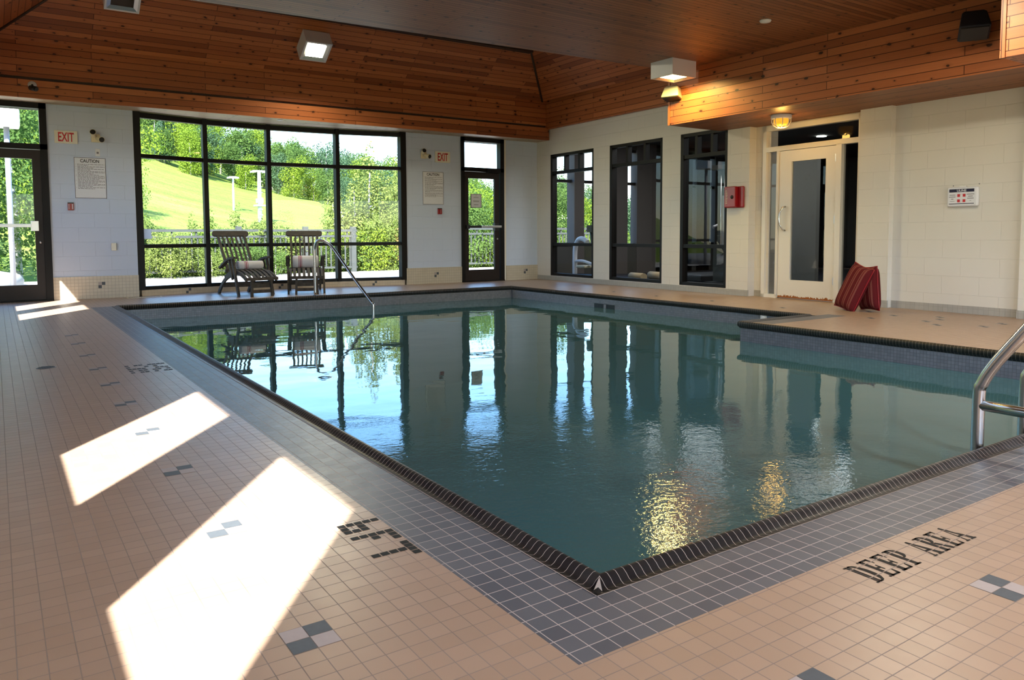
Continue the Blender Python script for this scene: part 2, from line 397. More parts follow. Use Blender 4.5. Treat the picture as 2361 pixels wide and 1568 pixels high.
def text_mb(txt, width, height, cx, cz, mat_i=0, mb=None, at=None, bold=.022):
    """lettering as flat mesh faces; at(x,z) -> 3D point"""
    cu = bpy.data.curves.new('t', 'FONT'); cu.body = txt; cu.align_x = 'LEFT'; cu.resolution_u = 3; cu.offset = bold
    o = bpy.data.objects.new('t', cu); C.objects.link(o)
    bpy.context.view_layer.update()
    me = bpy.data.meshes.new_from_object(o.evaluated_get(bpy.context.evaluated_depsgraph_get()))
    xs = [v.co.x for v in me.vertices]; ys = [v.co.y for v in me.vertices]
    x0, x1, y0, y1 = min(xs), max(xs), min(ys), max(ys)
    for p in me.polygons:
        pts = []
        for vi in p.vertices:
            c = me.vertices[vi].co
            pts.append(at(cx+((c.x-x0)/(x1-x0)-.5)*width, cz+((c.y-y0)/(y1-y0)-.5)*height))
        mb.face(pts, mat_i)
    bpy.data.objects.remove(o); bpy.data.meshes.remove(me)
LP1, LP2, LP3, LP4 = 30, 13, 20, 90
SUN_E, SKY_E, EXPO = 14., .46, 1.05
# ------------------------------------------------------------------ right wall frame: s runs along the wall from the far corner, n into the wall
P0 = Vector((7.70, 10.84, 0)); RA = math.radians(-91.61992)
EX = Vector((math.cos(RA), math.sin(RA), 0)); EY = Vector((-EX.y, EX.x, 0))
def rw(s, n, z): return tuple(P0+EX*s+EY*n+Vector((0, 0, z)))
ZS = 2.675                                   # soffit height over the far wall
# pool outline (outer edge of the coping)
PX, PY, SX, SY, WZ = 6.08, 9.33, 4.954, 3.515, -.18

# ---- floor (tile deck around the pool)
mb = MB()
xs = [-2.2, -.225, 0, SX, PX, 7.95]; ys = [-4.0, -.206, 0, SY, PY, 11.45]
for i in range(5):
    for j in range(5):
        xa, xb, ya, yb = xs[i], xs[i+1], ys[j], ys[j+1]; cx, cy = (xa+xb)/2, (ya+yb)/2
        if (0 < cx < SX and 0 < cy < PY) or (SX < cx < PX and SY < cy < PY): continue
        grey = (-.225 < cx < 0 and -.206 < cy < PY) or (0 < cx < SX and -.206 < cy < 0)
        mb.face([(xa, ya, 0), (xb, ya, 0), (xb, yb, 0), (xa, yb, 0)], 1 if grey else 0)
# grey band stub beside the step in the pool edge
mb.face([(PX, SY-.2, .0006), (PX+.22, SY-.2, .0006), (PX+.22, SY+.02, .0006), (PX, SY+.02, .0006)], 1)
mb.face([(SX+.1, SY-.2, .0006), (PX, SY-.2, .0006), (PX, SY, .0006), (SX+.1, SY, .0006)], 1)
floor = struct(mb.build('floor', [M['beige'], M['grey']]), 'beige tile pool deck with a grey tile band along the pool', 'floor')
# checker inlays
mb = MB(); h = .0007; g = .0008
def check(cx, cy):
    for dx, dy, k in ((0, 0, 0), (-1, -1, 0), (-1, 0, 1), (0, -1, 1)):
        x, y = cx+dx*T, cy+dy*T
        mb.face([(x+g, y+g, h), (x+T-g, y+g, h), (x+T-g, y+T-g, h), (x+g, y+T-g, h)], k)
for k in (4, 18, 31, 44, 57, 69, 81, 94, 108, 120): check(-12*T, k*T)
for k in (2, 16, 30): check(k*T, -10*T)
for x, y in ((6.74, 3.05), (6.97, 2.65), (6.72, 2.55), (6.49, 2.55), (6.86, 2.05), (6.47, 2.05), (6.27, 2.35), (6.55, 1.7), (6.3, 3.05), (6.9, 3.4), (6.55, 4.3), (6.6, 5.4), (6.6, 6.4), (6.65, 7.4)):
    check(round(x/T)*T, round(y/T)*T)
mb.build('checker_inlay', [M['dark_inlay'], M['light_inlay']], floor)
# depth marking in half-size black mosaic
mb = MB(); H = T/2
rows = {29: 'xxxxx', 28: '..x.x', 27: '..xxx', 25: 'xxxxx', 24: 'x.x..', 23: 'x....', 21.1: 'x....', 20.15: 'x....', 19.2: 'x....', 18.2: 'x....', 19.55: '.xxxx'}
for v, pat in rows.items():
    for k, ch in enumerate(pat):
        if ch == 'x':
            x, y = -(8.98+k)*H, v*H
            mb.face([(x-.0115, y-.0115, .0008), (x+.0115, y-.0115, .0008), (x+.0115, y+.0115, .0008), (x-.0115, y+.0115, .0008)])
far = ['xx.x.xx.x', 'x.xx.xx.x', 'xxx..xxxx', '..x.x...x', 'xxxx.xx.x']
for r, pat in enumerate(far):
    for k, ch in enumerate(pat):
        if ch == 'x':
            x, y = -.25-k*.028, 4.02+r*.075
            mb.face([(x-.012, y-.02, .0008), (x+.012, y-.02, .0008), (x+.012, y+.02, .0008), (x-.012, y+.02, .0008)])
mb.build('depth_marking', M['black_tile'], floor)
# DEEP AREA painted across the deck tiles
def clip(poly, ax, lim, keep_less):
    out = []
    for i in range(len(poly)):
        a, b = poly[i], poly[(i+1) % len(poly)]; ia = (a[ax] <= lim) == keep_less; ib = (b[ax] <= lim) == keep_less
        if ia: out.append(a)
        if ia != ib:
            t = (lim-a[ax])/(b[ax]-a[ax]); out.append((a[0]+(b[0]-a[0])*t, a[1]+(b[1]-a[1])*t))
    return out
def rect(a, b, c, d): return [(a, b), (c, b), (c, d), (a, d)]
def arc(cx, cy, r0x, r0y, r1x, r1y, a0, a1, n=7):
    out = []
    for i in range(n):
        t0 = math.radians(a0+(a1-a0)*i/n); t1 = math.radians(a0+(a1-a0)*(i+1)/n)
        out.append([(cx+r0x*math.cos(t0), cy+r0y*math.sin(t0)), (cx+r1x*math.cos(t0), cy+r1y*math.sin(t0)), (cx+r1x*math.cos(t1), cy+r1y*math.sin(t1)), (cx+r0x*math.cos(t1), cy+r0y*math.sin(t1))])
    return out
GL = {
 'D': [rect(.14, 0, .40, 1), rect(0, 0, .5, .06), rect(0, .94, .5, 1)]+arc(.45, .5, .22, .44, .5, .5, -90, 90),
 'E': [rect(.12, 0, .38, 1), rect(0, 0, .8, .07), rect(0, .93, .8, 1), rect(.38, .46, .62, .54), [(.66, 0), (.86, 0), (.9, .3), (.84, .3)], [(.66, 1), (.84, 1), (.84, .72), (.8, .72)], rect(.58, .36, .66, .64)],
 'P': [rect(.14, 0, .40, 1), rect(0, 0, .54, .06), rect(0, .94, .5, 1)]+arc(.45, .72, .18, .22, .44, .28, -90, 90),
 'A': [[(.46, 1), (.58, 1), (.92, .05), (.64, .05)], [(.44, 1), (.5, 1), (.24, .05), (.14, .05)], rect(.28, .30, .66, .38), rect(.02, 0, .36, .06), rect(.52, 0, 1.0, .06)],
 'R': [rect(.14, 0, .40, 1), rect(0, 0, .52, .06), rect(0, .94, .5, 1), [(.44, .5), (.66, .5), (.98, .04), (.72, .04)], rect(.74, 0, 1.02, .06)]+arc(.45, .75, .16, .19, .42, .25, -90, 90)}
mb = MB(); x = .628; ch_w = .0535; hh = .098
for ch in 'DEEP AREA':
    if ch == ' ': x += .036; continue
    for poly in GL[ch]:
        q = [(x+px_*ch_w, -.348+py_*hh) for px_, py_ in poly]
        ax0 = min(p[0] for p in q); ax1 = max(p[0] for p in q); ay0 = min(p[1] for p in q); ay1 = max(p[1] for p in q)
        for i in range(math.floor(ax0/T), math.ceil(ax1/T)):
            for j in range(math.floor(ay0/T), math.ceil(ay1/T)):
                r = q
                for a, lim, kl in ((0, i*T+.0016, False), (0, (i+1)*T-.0016, True), (1, j*T+.0016, False), (1, (j+1)*T-.0016, True)):
                    if len(r) >= 3: r = clip(r, a, lim, kl)
                if len(r) >= 3: mb.face([(p[0], p[1], .0008) for p in r])
    x += ch_w+.0068
mb.build('warning_lettering', M['black_tile'], floor, merge=False)

# ---- pool shell, coping, water
mb = MB(); IN = .055                          # inner wall face inside the coping line
o = [(IN, IN), (SX-IN, IN), (SX-IN, SY+IN), (PX-IN, SY+IN), (PX-IN, PY-IN), (IN, PY-IN)]
for i in range(6):
    a, b = o[i], o[(i+1) % 6]
    mb.face([(*a, -.42), (*b, -.42), (*b, -.012), (*a, -.012)], 0)
    mb.face([(*a, -1.5), (*b, -1.5), (*b, -.42), (*a, -.42)], 1)
mb.face([(o[0][0], o[0][1], -1.5), (o[1][0], o[1][1], -1.5), (o[2][0], o[2][1], -1.5), (IN, SY+IN, -1.5)], 1)
mb.face([(IN, SY+IN, -1.5), (PX-IN, SY+IN, -1.5), (PX-IN, PY-IN, -1.5), (IN, PY-IN, -1.5)], 1)
struct(mb.build('pool_basin', [M['poolgrey'], M['plaster']]), 'sunken pool shell with grey mosaic walls below the dark coping', 'pool')
mb = MB()
c_out = [(0, 0), (SX, 0), (SX, SY), (PX, SY), (PX, PY), (0, PY)]
nin = [(1, 1), (-1, 1), (-1, 1), (-1, 1), (-1, -1), (1, -1)]
prof = [(0, .0009), (.010, -.003), (.022, -.006), (.032, -.001), (.042, .009), (.054, .017), (.064, .017), (.072, .010), (.076, -.004), (.074, -.03), (.057, -.05)]
for i in range(6):
    a, b = Vector((*c_out[i], 0)), Vector((*c_out[(i+1) % 6], 0)); na, nb = Vector((*nin[i], 0)), Vector((*nin[(i+1) % 6], 0))
    d = (b-a).normalized(); vv = 0
    for (w0, z0), (w1, z1) in zip(prof, prof[1:]):
        q = [a+na*w0+Vector((0, 0, z0)), b+nb*w0+Vector((0, 0, z0)), b+nb*w1+Vector((0, 0, z1)), a+na*w1+Vector((0, 0, z1))]
        L = math.hypot(w1-w0, z1-z0)
        mb.face([tuple(p) for p in q], 0, uvs=[(q[0].dot(d), vv+.15), (q[1].dot(d), vv+.15), (q[2].dot(d), vv+.15+L), (q[3].dot(d), vv+.15+L)], smooth=True); vv += L
# outer grout line and corner piece
for (xa, xb, ya, yb) in ((-.003, SX, -.003, 0.0), (-.003, 0.0, -.003, PY)): mb.face([(xa, ya, .0012), (xb, ya, .0012), (xb, yb, .0012), (xa, yb, .0012)], 1)
mb.face([(.016, .006, .0022), (.024, .009, .0030), (.050, .050, .0170), (.009, .024, .0030), (.006, .016, .0022)], 1)
mb.face([(.001, .001, .0052), (.019, .001, .0056), (.021, .021, .009), (.001, .019, .0056)], 2)
struct(mb.build('trim_1', [M['pooltop'], M['grout_light'], M['black_tile']]), 'black bullnose coping tiles round the pool edge', 'pool coping')
mb = MB()
mb.face([(IN, IN, WZ), (SX-IN, IN, WZ), (SX-IN, SY+IN, WZ), (IN, SY+IN, WZ)]); mb.face([(IN, SY+IN, WZ), (PX-IN, SY+IN, WZ), (PX-IN, PY-IN, WZ), (IN, PY-IN, WZ)])
struct(mb.build('pool_water', M['water']), 'calm teal pool water mirroring the windows', 'water')

# ---- far wall
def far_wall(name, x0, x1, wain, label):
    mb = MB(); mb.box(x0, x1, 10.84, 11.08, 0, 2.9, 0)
    o = struct(mb.build(name, M['block_skylit']), label, 'wall')
    w = MB(); w.box(x0-.005, x1+.002, 10.822, 11.0, 0, wain, 0); w.build('tiled_wainscot', M['wain'], o)
    return o
wl = far_wall('wall_far_left', -.53, .535, .316, 'block pier coloured with blue sky light between the left exit door and the bow window')
wr = far_wall('wall_far_right', 4.845, 5.97, .292, 'block pier coloured with blue sky light between the bow window and the narrow exit door')
wc = far_wall('wall_far_corner', 6.965, 7.76, .284, 'short block wall, coloured with blue sky light, in the far right corner')
mb = MB(); mb.box(6.90, 6.962, 10.835, 11.0, 0, 2.72); mb.build('door_return', M['white_paint'], wc)
mb = MB(); mb.box(-1.95, -1.62, 10.84, 11.08, 0, 2.9); struct(mb.build('wall_far_end', M['block_skylit']), 'block wall left of the left exit door', 'wall')
def wall_check(par, x, z, t=.0455):
    m = MB()
    for dx, dz, k in ((0, 0, 0), (-1, -1, 0), (-1, 0, 1)):
        a, b = x+dx*t, z+dz*t; m.face([(a+.001, 10.8212, b+.001), (a+t-.001, 10.8212, b+.001), (a+t-.001, 10.8212, b+t-.001), (a+.001, 10.8212, b+t-.001)], k)
    m.build('checker_tile', [M['dark_inlay'], M['light_inlay']], par)
wall_check(wl, .059, .19); wall_check(wr, 5.435, .16); wall_check(wc, 7.41, .165)

# ---- bow window (window_1)
BV = [(.565, 10.93), (1.575, 11.18), (2.57, 11.25), (3.70, 11.15), (4.82, 10.90)]
win = struct(empty('window_1', (2.7, 11.1, 0)), 'wide bowed window of four dark-framed bays looking onto the grassy hill', 'window')
def wpart(mbx, name, mat, **k):
    ob = mbx.build(name, mat, **k); ob.parent = win; ob.matrix_parent_inverse = Matrix.Translation((-2.7, -11.1, 0)); return ob
fr = MB(); gl = MB(); curb = MB()
for (xa, ya), (xb, yb) in zip(BV, BV[1:]):
    for z, th in ((.115, .05), (.73, .055), (2.045, .058), (2.63, .075)): fr.bar((xa, ya, z), (xb, yb, z), .09, th)
    gl.face([(xa, ya, .1), (xb, yb, .1), (xb, yb, 2.66), (xa, ya, 2.66)])
    d = Vector((xb-xa, yb-ya, 0)).normalized(); nn = Vector((d.y, -d.x, 0))*.06
    curb.face([(xa+nn.x, ya+nn.y, 0), (xb+nn.x, yb+nn.y, 0), (xb+nn.x, yb+nn.y, .088), (xa+nn.x, ya+nn.y, .088)], 0)
    curb.face([(xa+nn.x, ya+nn.y, .088), (xb+nn.x, yb+nn.y, .088), (xb-nn.x, yb-nn.y, .088), (xa-nn.x, ya-nn.y, .088)], 1)
    curb.face([(xa-nn.x, ya-nn.y, .088), (xb-nn.x, yb-nn.y, .088), (xb-nn.x, yb-nn.y, -.1), (xa-nn.x, ya-nn.y, -.1)], 0)
wpart(fr, 'frame', M['frame']); wpart(gl, 'glazing', M['glass']); wpart(curb, 'sill', [M['curb'], M['white_paint']])
for k, (x, y) in enumerate(BV):
    m = MB(); w = .066 if 0 < k < 4 else .105
    xo = x+(.015 if k == 0 else (-.015 if k == 4 else 0))
    m.box(xo-w/2, xo+w/2, y-.07, y+.06, .09, 2.70); wpart(m, 'mullion', M['frame'])
m = MB()
for x, z in ((1.24, .045), (2.72, .045), (3.35, .04), (4.30, .045)):
    k = [i for i in range(4) if BV[i][0] <= x <= BV[i+1][0]][0]; (xa, ya), (xb, yb) = BV[k], BV[k+1]; d = Vector((xb-xa, yb-ya, 0)).normalized(); nn = Vector((d.y, -d.x, 0))*.0612
    for q, zz in ((0, z), (-.04, z-.04)):
        p = Vector((xa, ya, 0))+d*((x-xa+q)/d.x)+nn; p2 = p+d*.038
        m.face([(p.x, p.y, zz), (p2.x, p2.y, zz), (p2.x, p2.y, zz+.038), (p.x, p.y, zz+.038)])
wpart(m, 'checker_tile', M['dark_inlay'])

# ---- exit doors in the far wall
def local_part(root, mbx, name, mat, parent=None, **k):
    ob = mbx.build(name, mat, **k); ob.parent = parent or root
    ob.matrix_parent_inverse = root.matrix_world.inverted() if not parent else Matrix()
    ob.matrix_parent_inverse = Matrix.Translation(-root.location); return ob
def exit_door(name, label, x0, x1, xl0, xl1, hinge_left, ztr0, ztr1, closer, pushbar):
    root = struct(empty(name, ((x0+x1)/2, 10.84, 0)), label, 'door')
    yf0, yf1 = 10.80, 10.93
    f = MB(); f.box(x0, x0+.06, yf0, yf1, 0, ZS+.02); f.box(x1-.085, x1, yf0, yf1, 0, ZS+.02)
    f.box(x0, x1, yf0, yf1, 2.60, ZS+.02); f.box(x0, x1, yf0, yf1, 2.055, 2.125)
    local_part(root, f, 'frame', M['frame'])
    g_ = MB(); g_.face([(x0+.05, 10.87, 2.11), (x1-.07, 10.87, 2.11), (x1-.07, 10.87, 2.62), (x0+.05, 10.87, 2.62)])
    local_part(root, g_, 'transom_glass', M['glass'])
    leaf = MB(); a, b = xl0, xl1; st = .09
    leaf.box(a, a+st, 10.825, 10.87, .02, 2.045); leaf.box(b-st*1.15, b, 10.825, 10.87, .02, 2.045)
    leaf.box(a+st, b-st*1.15, 10.825, 10.87, .02, .225); leaf.box(a+st, b-st*1.15, 10.825, 10.87, 1.925, 2.045)
    lf = local_part(root, leaf, 'leaf', M['frame_door'])
    g2 = MB(); g2.face([(a+st-.01, 10.85, .22), (b-st, 10.85, .22), (b-st, 10.85, 1.93), (a+st-.01, 10.85, 1.93)])
    gp = g2.build('glass_panel', M['glass']); gp.parent = lf
    pb = MB(); pb.box(a+.03, b-.14, 10.755, 10.785, 1.005, 1.05)
    pb.box(b-.15, b-.06, 10.745, 10.825, .955, 1.09); pb.box(a+.02, a+.08, 10.76, 10.825, .99, 1.06)
    ob = pb.build('push_bar', M[pushbar], bevel=.004); ob.parent = lf; tag(ob, label='silver push bar' if pushbar == 'alum' else 'dark push bar with a bright end plate')
    lo = MB(); lo.lathe([(0, -.004), (.016, -.004), (.016, .006), (0, .006)], 16, axis='y', c=(b-.045, 10.822, .80)); ob = lo.build('lock', M['alum']); ob.parent = lf
    hg = MB()
    for z in (.25, 1.05, 1.85): hg.box((a if hinge_left else b)-.012, (a if hinge_left else b)+.012, 10.805, 10.83, z, z+.11)
    ob = hg.build('hinge', M['frame']); ob.parent = lf
    th = MB(); th.box(x0, x1, 10.78, 10.95, 0, .018); local_part(root, th, 'threshold', M['frame'])
    return root, lf
d1, l1 = exit_door('door_1', 'dark glazed exit door with a silver push bar, left of the lettered pier', -1.62, -.53, -1.55, -.612, True, 0, 0, False, 'alum')
d2, l2 = exit_door('door_2', 'narrow dark glazed exit door beside the far right corner', 5.97, 6.90, 6.03, 6.80, True, 0, 0, True, 'black')
m = MB(); m.box(6.50, 6.80, 10.76, 10.825, 2.035, 2.115); ob = m.build('closer', M['frame'], bevel=.006); ob.parent = l2
m = MB(); m.bar((6.52, 10.74, 2.04), (6.1, 10.72, 2.065), .02, .01); ob = m.build('closer_arm', M['frame']); ob.parent = l2
m = MB(); m.box(6.36, 6.80, 10.74, 10.80, 1.01, 1.05); ob = m.build('latch_plate', M['alum'], bevel=.004); ob.parent = l2
notice = MB(); notice.box(6.176, 6.411, 10.836, 10.845, 1.382, 1.64, 0); no = notice.build('door_notice', M['paper'])
tag(no, 'small white framed notice stuck on the glass of the narrow exit door', 'notice')
m = MB()
for a, b, c, e in ((6.176, 6.411, 1.633, 1.64), (6.176, 6.411, 1.382, 1.389), (6.176, 6.183, 1.382, 1.64), (6.404, 6.411, 1.382, 1.64)): m.box(a, b, 10.833, 10.846, c, e)
m.build('frame', M['ink'], no)
m = MB()
for z, w in ((1.60, .03), (1.575, .10), (1.565, .12), (1.51, .14), (1.50, .12), (1.49, .13), (1.44, .11), (1.43, .09)): m.face([(6.293-w/2, 10.8355, z), (6.293+w/2, 10.8355, z), (6.293+w/2, 10.8355, z+.005), (6.293-w/2, 10.8355, z+.005)])
m.build('small_print', M['grey_ink'], no)

# ---- soffit, fascia, sloped and flat ceilings
mb = MB(); mb.box(-1.95, 7.72, 10.42, 11.5, ZS, ZS+.05); struct(mb.build('ceiling_soffit', M['wood_soffit']), 'board soffit, outdoor light put into its pale colour, above the far wall and bow window', 'ceiling')
mb = MB(); mb.box(-1.9, 7.66, 10.395, 10.44, ZS-.005, 2.905); struct(mb.build('trim_2', M['wood']), 'lower cedar fascia above the far windows', 'fascia')
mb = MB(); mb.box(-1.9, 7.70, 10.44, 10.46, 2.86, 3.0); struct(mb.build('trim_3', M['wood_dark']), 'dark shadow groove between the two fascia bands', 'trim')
mb = MB(); mb.box(-1.2, 7.66, 10.415, 10.45, 2.94, 3.41); struct(mb.build('trim_4', M['wood']), 'upper cedar fascia band below the sloped ceiling', 'fascia')
def slope(x): return 3.39+.67*x
mb = MB(); t = 1.02
mb.face([(-1.15, 10.42, slope(0)), (7.53, 10.42, slope(0)), (7.53-t, 10.42-t, slope(t)), (-1.15+t, 10.42-t, slope(t))], 0, udir=(1, 0, 0))
struct(mb.build('ceiling_slope_far', M['wood']), 'knotty cedar sloped ceiling above the far windows', 'ceiling')
mb = MB(); mb.face([(7.53, 10.42, slope(0)), (7.53, 5.9, slope(0)), (7.53-t, 5.9, slope(t)), (7.53-t, 10.42-t, slope(t))], 0, udir=(0, 1, 0))
struct(mb.build('ceiling_slope_right', M['wood']), 'cedar sloped ceiling above the right-hand windows', 'ceiling')
mb = MB(); mb.face([(-1.15, -4, slope(0)), (-1.15, 10.42, slope(0)), (-1.15+t, 10.42-t, slope(t)), (-1.15+t, -4, slope(t))], 0, udir=(0, 1, 0))
struct(mb.build('ceiling_slope_left', M['wood']), 'cedar sloped ceiling along the left side', 'ceiling')
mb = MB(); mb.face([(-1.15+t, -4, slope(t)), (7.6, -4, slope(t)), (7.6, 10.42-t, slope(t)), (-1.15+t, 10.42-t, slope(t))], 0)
struct(mb.build('ceiling_upper', M['wood_dark']), 'upper ceiling behind the hung board ceiling, coloured dark for its shade', 'ceiling')  # shade above the hung ceiling is put into the dark colour
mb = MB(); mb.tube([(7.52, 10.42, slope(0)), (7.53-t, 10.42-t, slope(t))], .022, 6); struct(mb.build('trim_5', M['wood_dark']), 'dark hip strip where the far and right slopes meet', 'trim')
mb = MB(); mb.tube([(-1.14, 10.42, slope(0)), (-1.15+t, 10.42-t, slope(t))], .022, 6); struct(mb.build('trim_6', M['wood_dark']), 'dark hip strip where the far and left slopes meet', 'trim')
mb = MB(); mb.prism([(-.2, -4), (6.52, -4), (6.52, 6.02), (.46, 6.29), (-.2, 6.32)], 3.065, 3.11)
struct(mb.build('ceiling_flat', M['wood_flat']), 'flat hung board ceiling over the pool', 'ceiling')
mb = MB(); mb.box(-.2, 6.58, 9.40, 9.53, 3.985, 4.12); struct(mb.build('trim_7', M['wood_dark']), 'dark strip standing in for the shade at the head of the far slope', 'trim')  # dark box added for the shade band behind the hung ceiling edge
# right-hand band under the slope and the bulkhead
mb = MB(rw); mb.box(-.1, 4.95, -.08, .06, 2.875, 3.42); struct(mb.build('trim_8', M['wood']), 'cedar band above the right-hand windows', 'fascia')
mb = MB(); x0, y1, zb, zt = 6.5, 6.14, 2.357, 3.066
mb.face([(x0, -4, zb), (x0, y1, zb), (x0, y1, zt), (x0, -4, zt)], 0, udir=(0, 1, 0)); mb.face([(x0, y1, zb), (7.75, y1, zb), (7.75, y1, zt), (x0, y1, zt)], 0)
mb.face([(x0, -4, zb), (x0, y1, zb), (7.8, y1, zb), (7.8, -4, zb)], 1, udir=(0, 1, 0)); mb.face([(x0, -4, zt), (x0, y1, zt), (7.8, y1, zt), (7.8, -4, zt)], 0)
mb.box(x0-.006, x0+.02, y1-.03, y1+.006, zb-.002, zt, 0, udir=(0, 0, 1))
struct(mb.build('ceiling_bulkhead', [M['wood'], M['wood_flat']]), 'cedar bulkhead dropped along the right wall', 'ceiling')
mb = MB(); mb.box(5.4, 6.5, -4, 1.5, 2.245, 3.066, 0, udir=(0, 1, 0)); mb.box(5.392, 5.42, 1.47, 1.508, 2.24, 3.066, 0, udir=(0, 0, 1))
struct(mb.build('ceiling_bulkhead_front', M['wood']), 'nearer and deeper cedar bulkhead at the top right corner', 'ceiling')

# ---- right wall
mb = MB(rw)
mb.box(-.12, .46, 0, .15, 0, 3.4); mb.box(1.77, 2.215, 0, .15, 0, 3.4); mb.box(3.505, 3.90, 0, .15, 0, 3.4)
for a, b in ((.46, 1.77), (2.215, 3.505), (3.90, 4.83)): mb.box(a, b, 0, .15, 0, .092); mb.box(a, b, 0, .15, 2.395, 3.4)
mb.box(4.83, 5.225, 0, .2, 0, 2.45)                  # pilaster by the phone
mb.box(5.225, 5.46, .137, .3, 0, 2.45); mb.box(5.46, 6.86, .137, .3, 2.335, 2.45)
mb.box(6.885, 7.283, 0, .3, 0, 2.45)                  # pilaster by the cushions
mb.box(7.283, 8.69, .083, .3, 0, 2.45); mb.box(8.69, 9.1, 0, .3, 0, 2.45); mb.box(9.1, 15.2, .083, .3, 0, 2.45)
wallR = struct(mb.build('wall_right', M['block_cream']), 'cream painted block wall with tall windows, pilasters and a white door', 'wall')
mb = MB(rw)
for a, b, n in ((-.1, 4.83, -.004), (4.822, 5.232, -.006), (5.232, 5.40, .131), (6.878, 7.29, -.006), (7.29, 8.69, .077), (8.683, 9.107, -.006)): mb.box(a, b, n, n+.02, 0, .086)
struct(mb.build('baseboard_right', M['basegrey']), 'grey tile skirting along the right wall', 'baseboard')
def side_window(name, a, b, label, mul):
    root = struct(empty(name, rw((a+b)/2, .05, .09), (0, 0, RA)), label, 'window')
    inv = (Matrix.Translation(root.location) @ Matrix.Rotation(RA, 4, 'Z')).inverted()
    def add(m, nm, mat):
        ob = m.build(nm, mat); ob.parent = root; ob.matrix_parent_inverse = inv; return ob
    f = MB(rw); z0, z1 = .092, 2.395
    f.box(a, a+.06, .0, .11, z0, z1); f.box(b-.045, b, .0, .11, z0, z1); f.box(a, b, .0, .11, z0, z0+.05); f.box(a, b, .0, .11, z1-.05, z1)
    f.box(a, b, .01, .10, 2.02, 2.075); f.box(a, b, .01, .10, .665, .72); add(f, 'frame', M['frame'])
    for k in (1, 2):
        m = MB(rw); s = a+(b-a)*k/3; m.box(s-.025, s+.025, .012, .10, 2.07, z1-.04); add(m, 'mullion', M['frame'])
    g_ = MB(rw); g_.face([(a+.03, .06, z0), (b-.03, .06, z0), (b-.03, .06, z1), (a+.03, .06, z1)]); add(g_, 'glazing', M['glass_dark'])
    return root
side_window('window_2', .46, 1.77, 'tall black-framed window nearest the far corner, greenery and a pale exercise machine behind it', 2)
side_window('window_3', 2.215, 3.505, 'middle tall black-framed window with two foam rollers lying behind it', 2)
side_window('window_4', 3.90, 4.83, 'tall black-framed window beside the red box, chrome rods behind it', 2)
# white door set
root = struct(empty('door_3', rw(6.15, .137, 0), (0, 0, RA)), 'white painted door with side lights and a transom, rust along its foot', 'door')
inv = (Matrix.Translation(root.location) @ Matrix.Rotation(RA, 4, 'Z')).inverted()
def d3(m, nm, mat, par=None, **k):
    ob = m.build(nm, mat, **k); ob.parent = par or root; ob.matrix_parent_inverse = inv if not par else Matrix(); return ob
N0 = .10; f = MB(rw)
for a, b, z0, z1 in ((5.37, 5.425, 0, 2.34), (6.80, 6.87, 0, 2.34), (5.37, 6.87, 2.27, 2.34), (5.425, 6.80, 1.99, 2.055), (5.60, 5.63, .03, 2.0), (6.50, 6.575, .03, 2.0), (5.37, 5.63, 0, .045), (6.50, 6.80, 0, .045)):
    f.box(a, b, N0, N0+.09, z0, z1)
d3(f, 'frame', M['white_paint'], bevel=.004)
g_ = MB(rw)
for a, b, z0, z1 in ((5.42, 6.81, 2.05, 2.28), (5.42, 5.605, .04, 2.0), (6.57, 6.81, .04, 2.0)): g_.face([(a, N0+.06, z0), (b, N0+.06, z0), (b, N0+.06, z1), (a, N0+.06, z1)])
d3(g_, 'side_glazing', M['glass_dark'])
lf = MB(rw); a, b = 5.635, 6.495
for p in ((a, 5.825, .012, 1.985), (6.345, b, .012, 1.985), (5.825, 6.345, .012, .255), (5.825, 6.345, 1.835, 1.985)): lf.box(p[0], p[1], N0+.02, N0+.065, p[2], p[3])
leaf = d3(lf, 'leaf', M['white_paint'])
g_ = MB(rw); g_.face([(5.82, N0+.045, .25), (6.35, N0+.045, .25), (6.35, N0+.045, 1.84), (5.82, N0+.045, 1.84)]); ob = g_.build('glass_panel', M['glass_dark']); ob.parent = leaf; ob.matrix_parent_inverse = Matrix()
hd = MB(rw); hd.tube([(5.74, N0+.02, .92), (5.735, N0-.025, .93), (5.70, N0-.04, 1.0), (5.69, N0-.045, 1.08), (5.70, N0-.04, 1.16), (5.735, N0-.025, 1.23), (5.74, N0+.02, 1.24)], .011, 10); ob = hd.build('pull_handle', M['chrome']); ob.parent = leaf
ru = MB(rw); rr = random.Random(3)
for k in range(46):
    s = 5.64+.85*k/46; ru.face([(s, N0+.0185, .012), (s+.02, N0+.0185, .012), (s+.02, N0+.0185, .022+.028*rr.random()*(1.4 if k < 14 or k > 36 else .7)), (s, N0+.0185, .022+.028*rr.random())])
ob = ru.build('rust_stain', M['rust']); ob.parent = leaf
hg = MB(rw)
for z in (.22, 1.0, 1.78): hg.box(6.485, 6.505, N0+.005, N0+.03, z, z+.1)
ob = hg.build('hinge', M['alum']); ob.parent = leaf

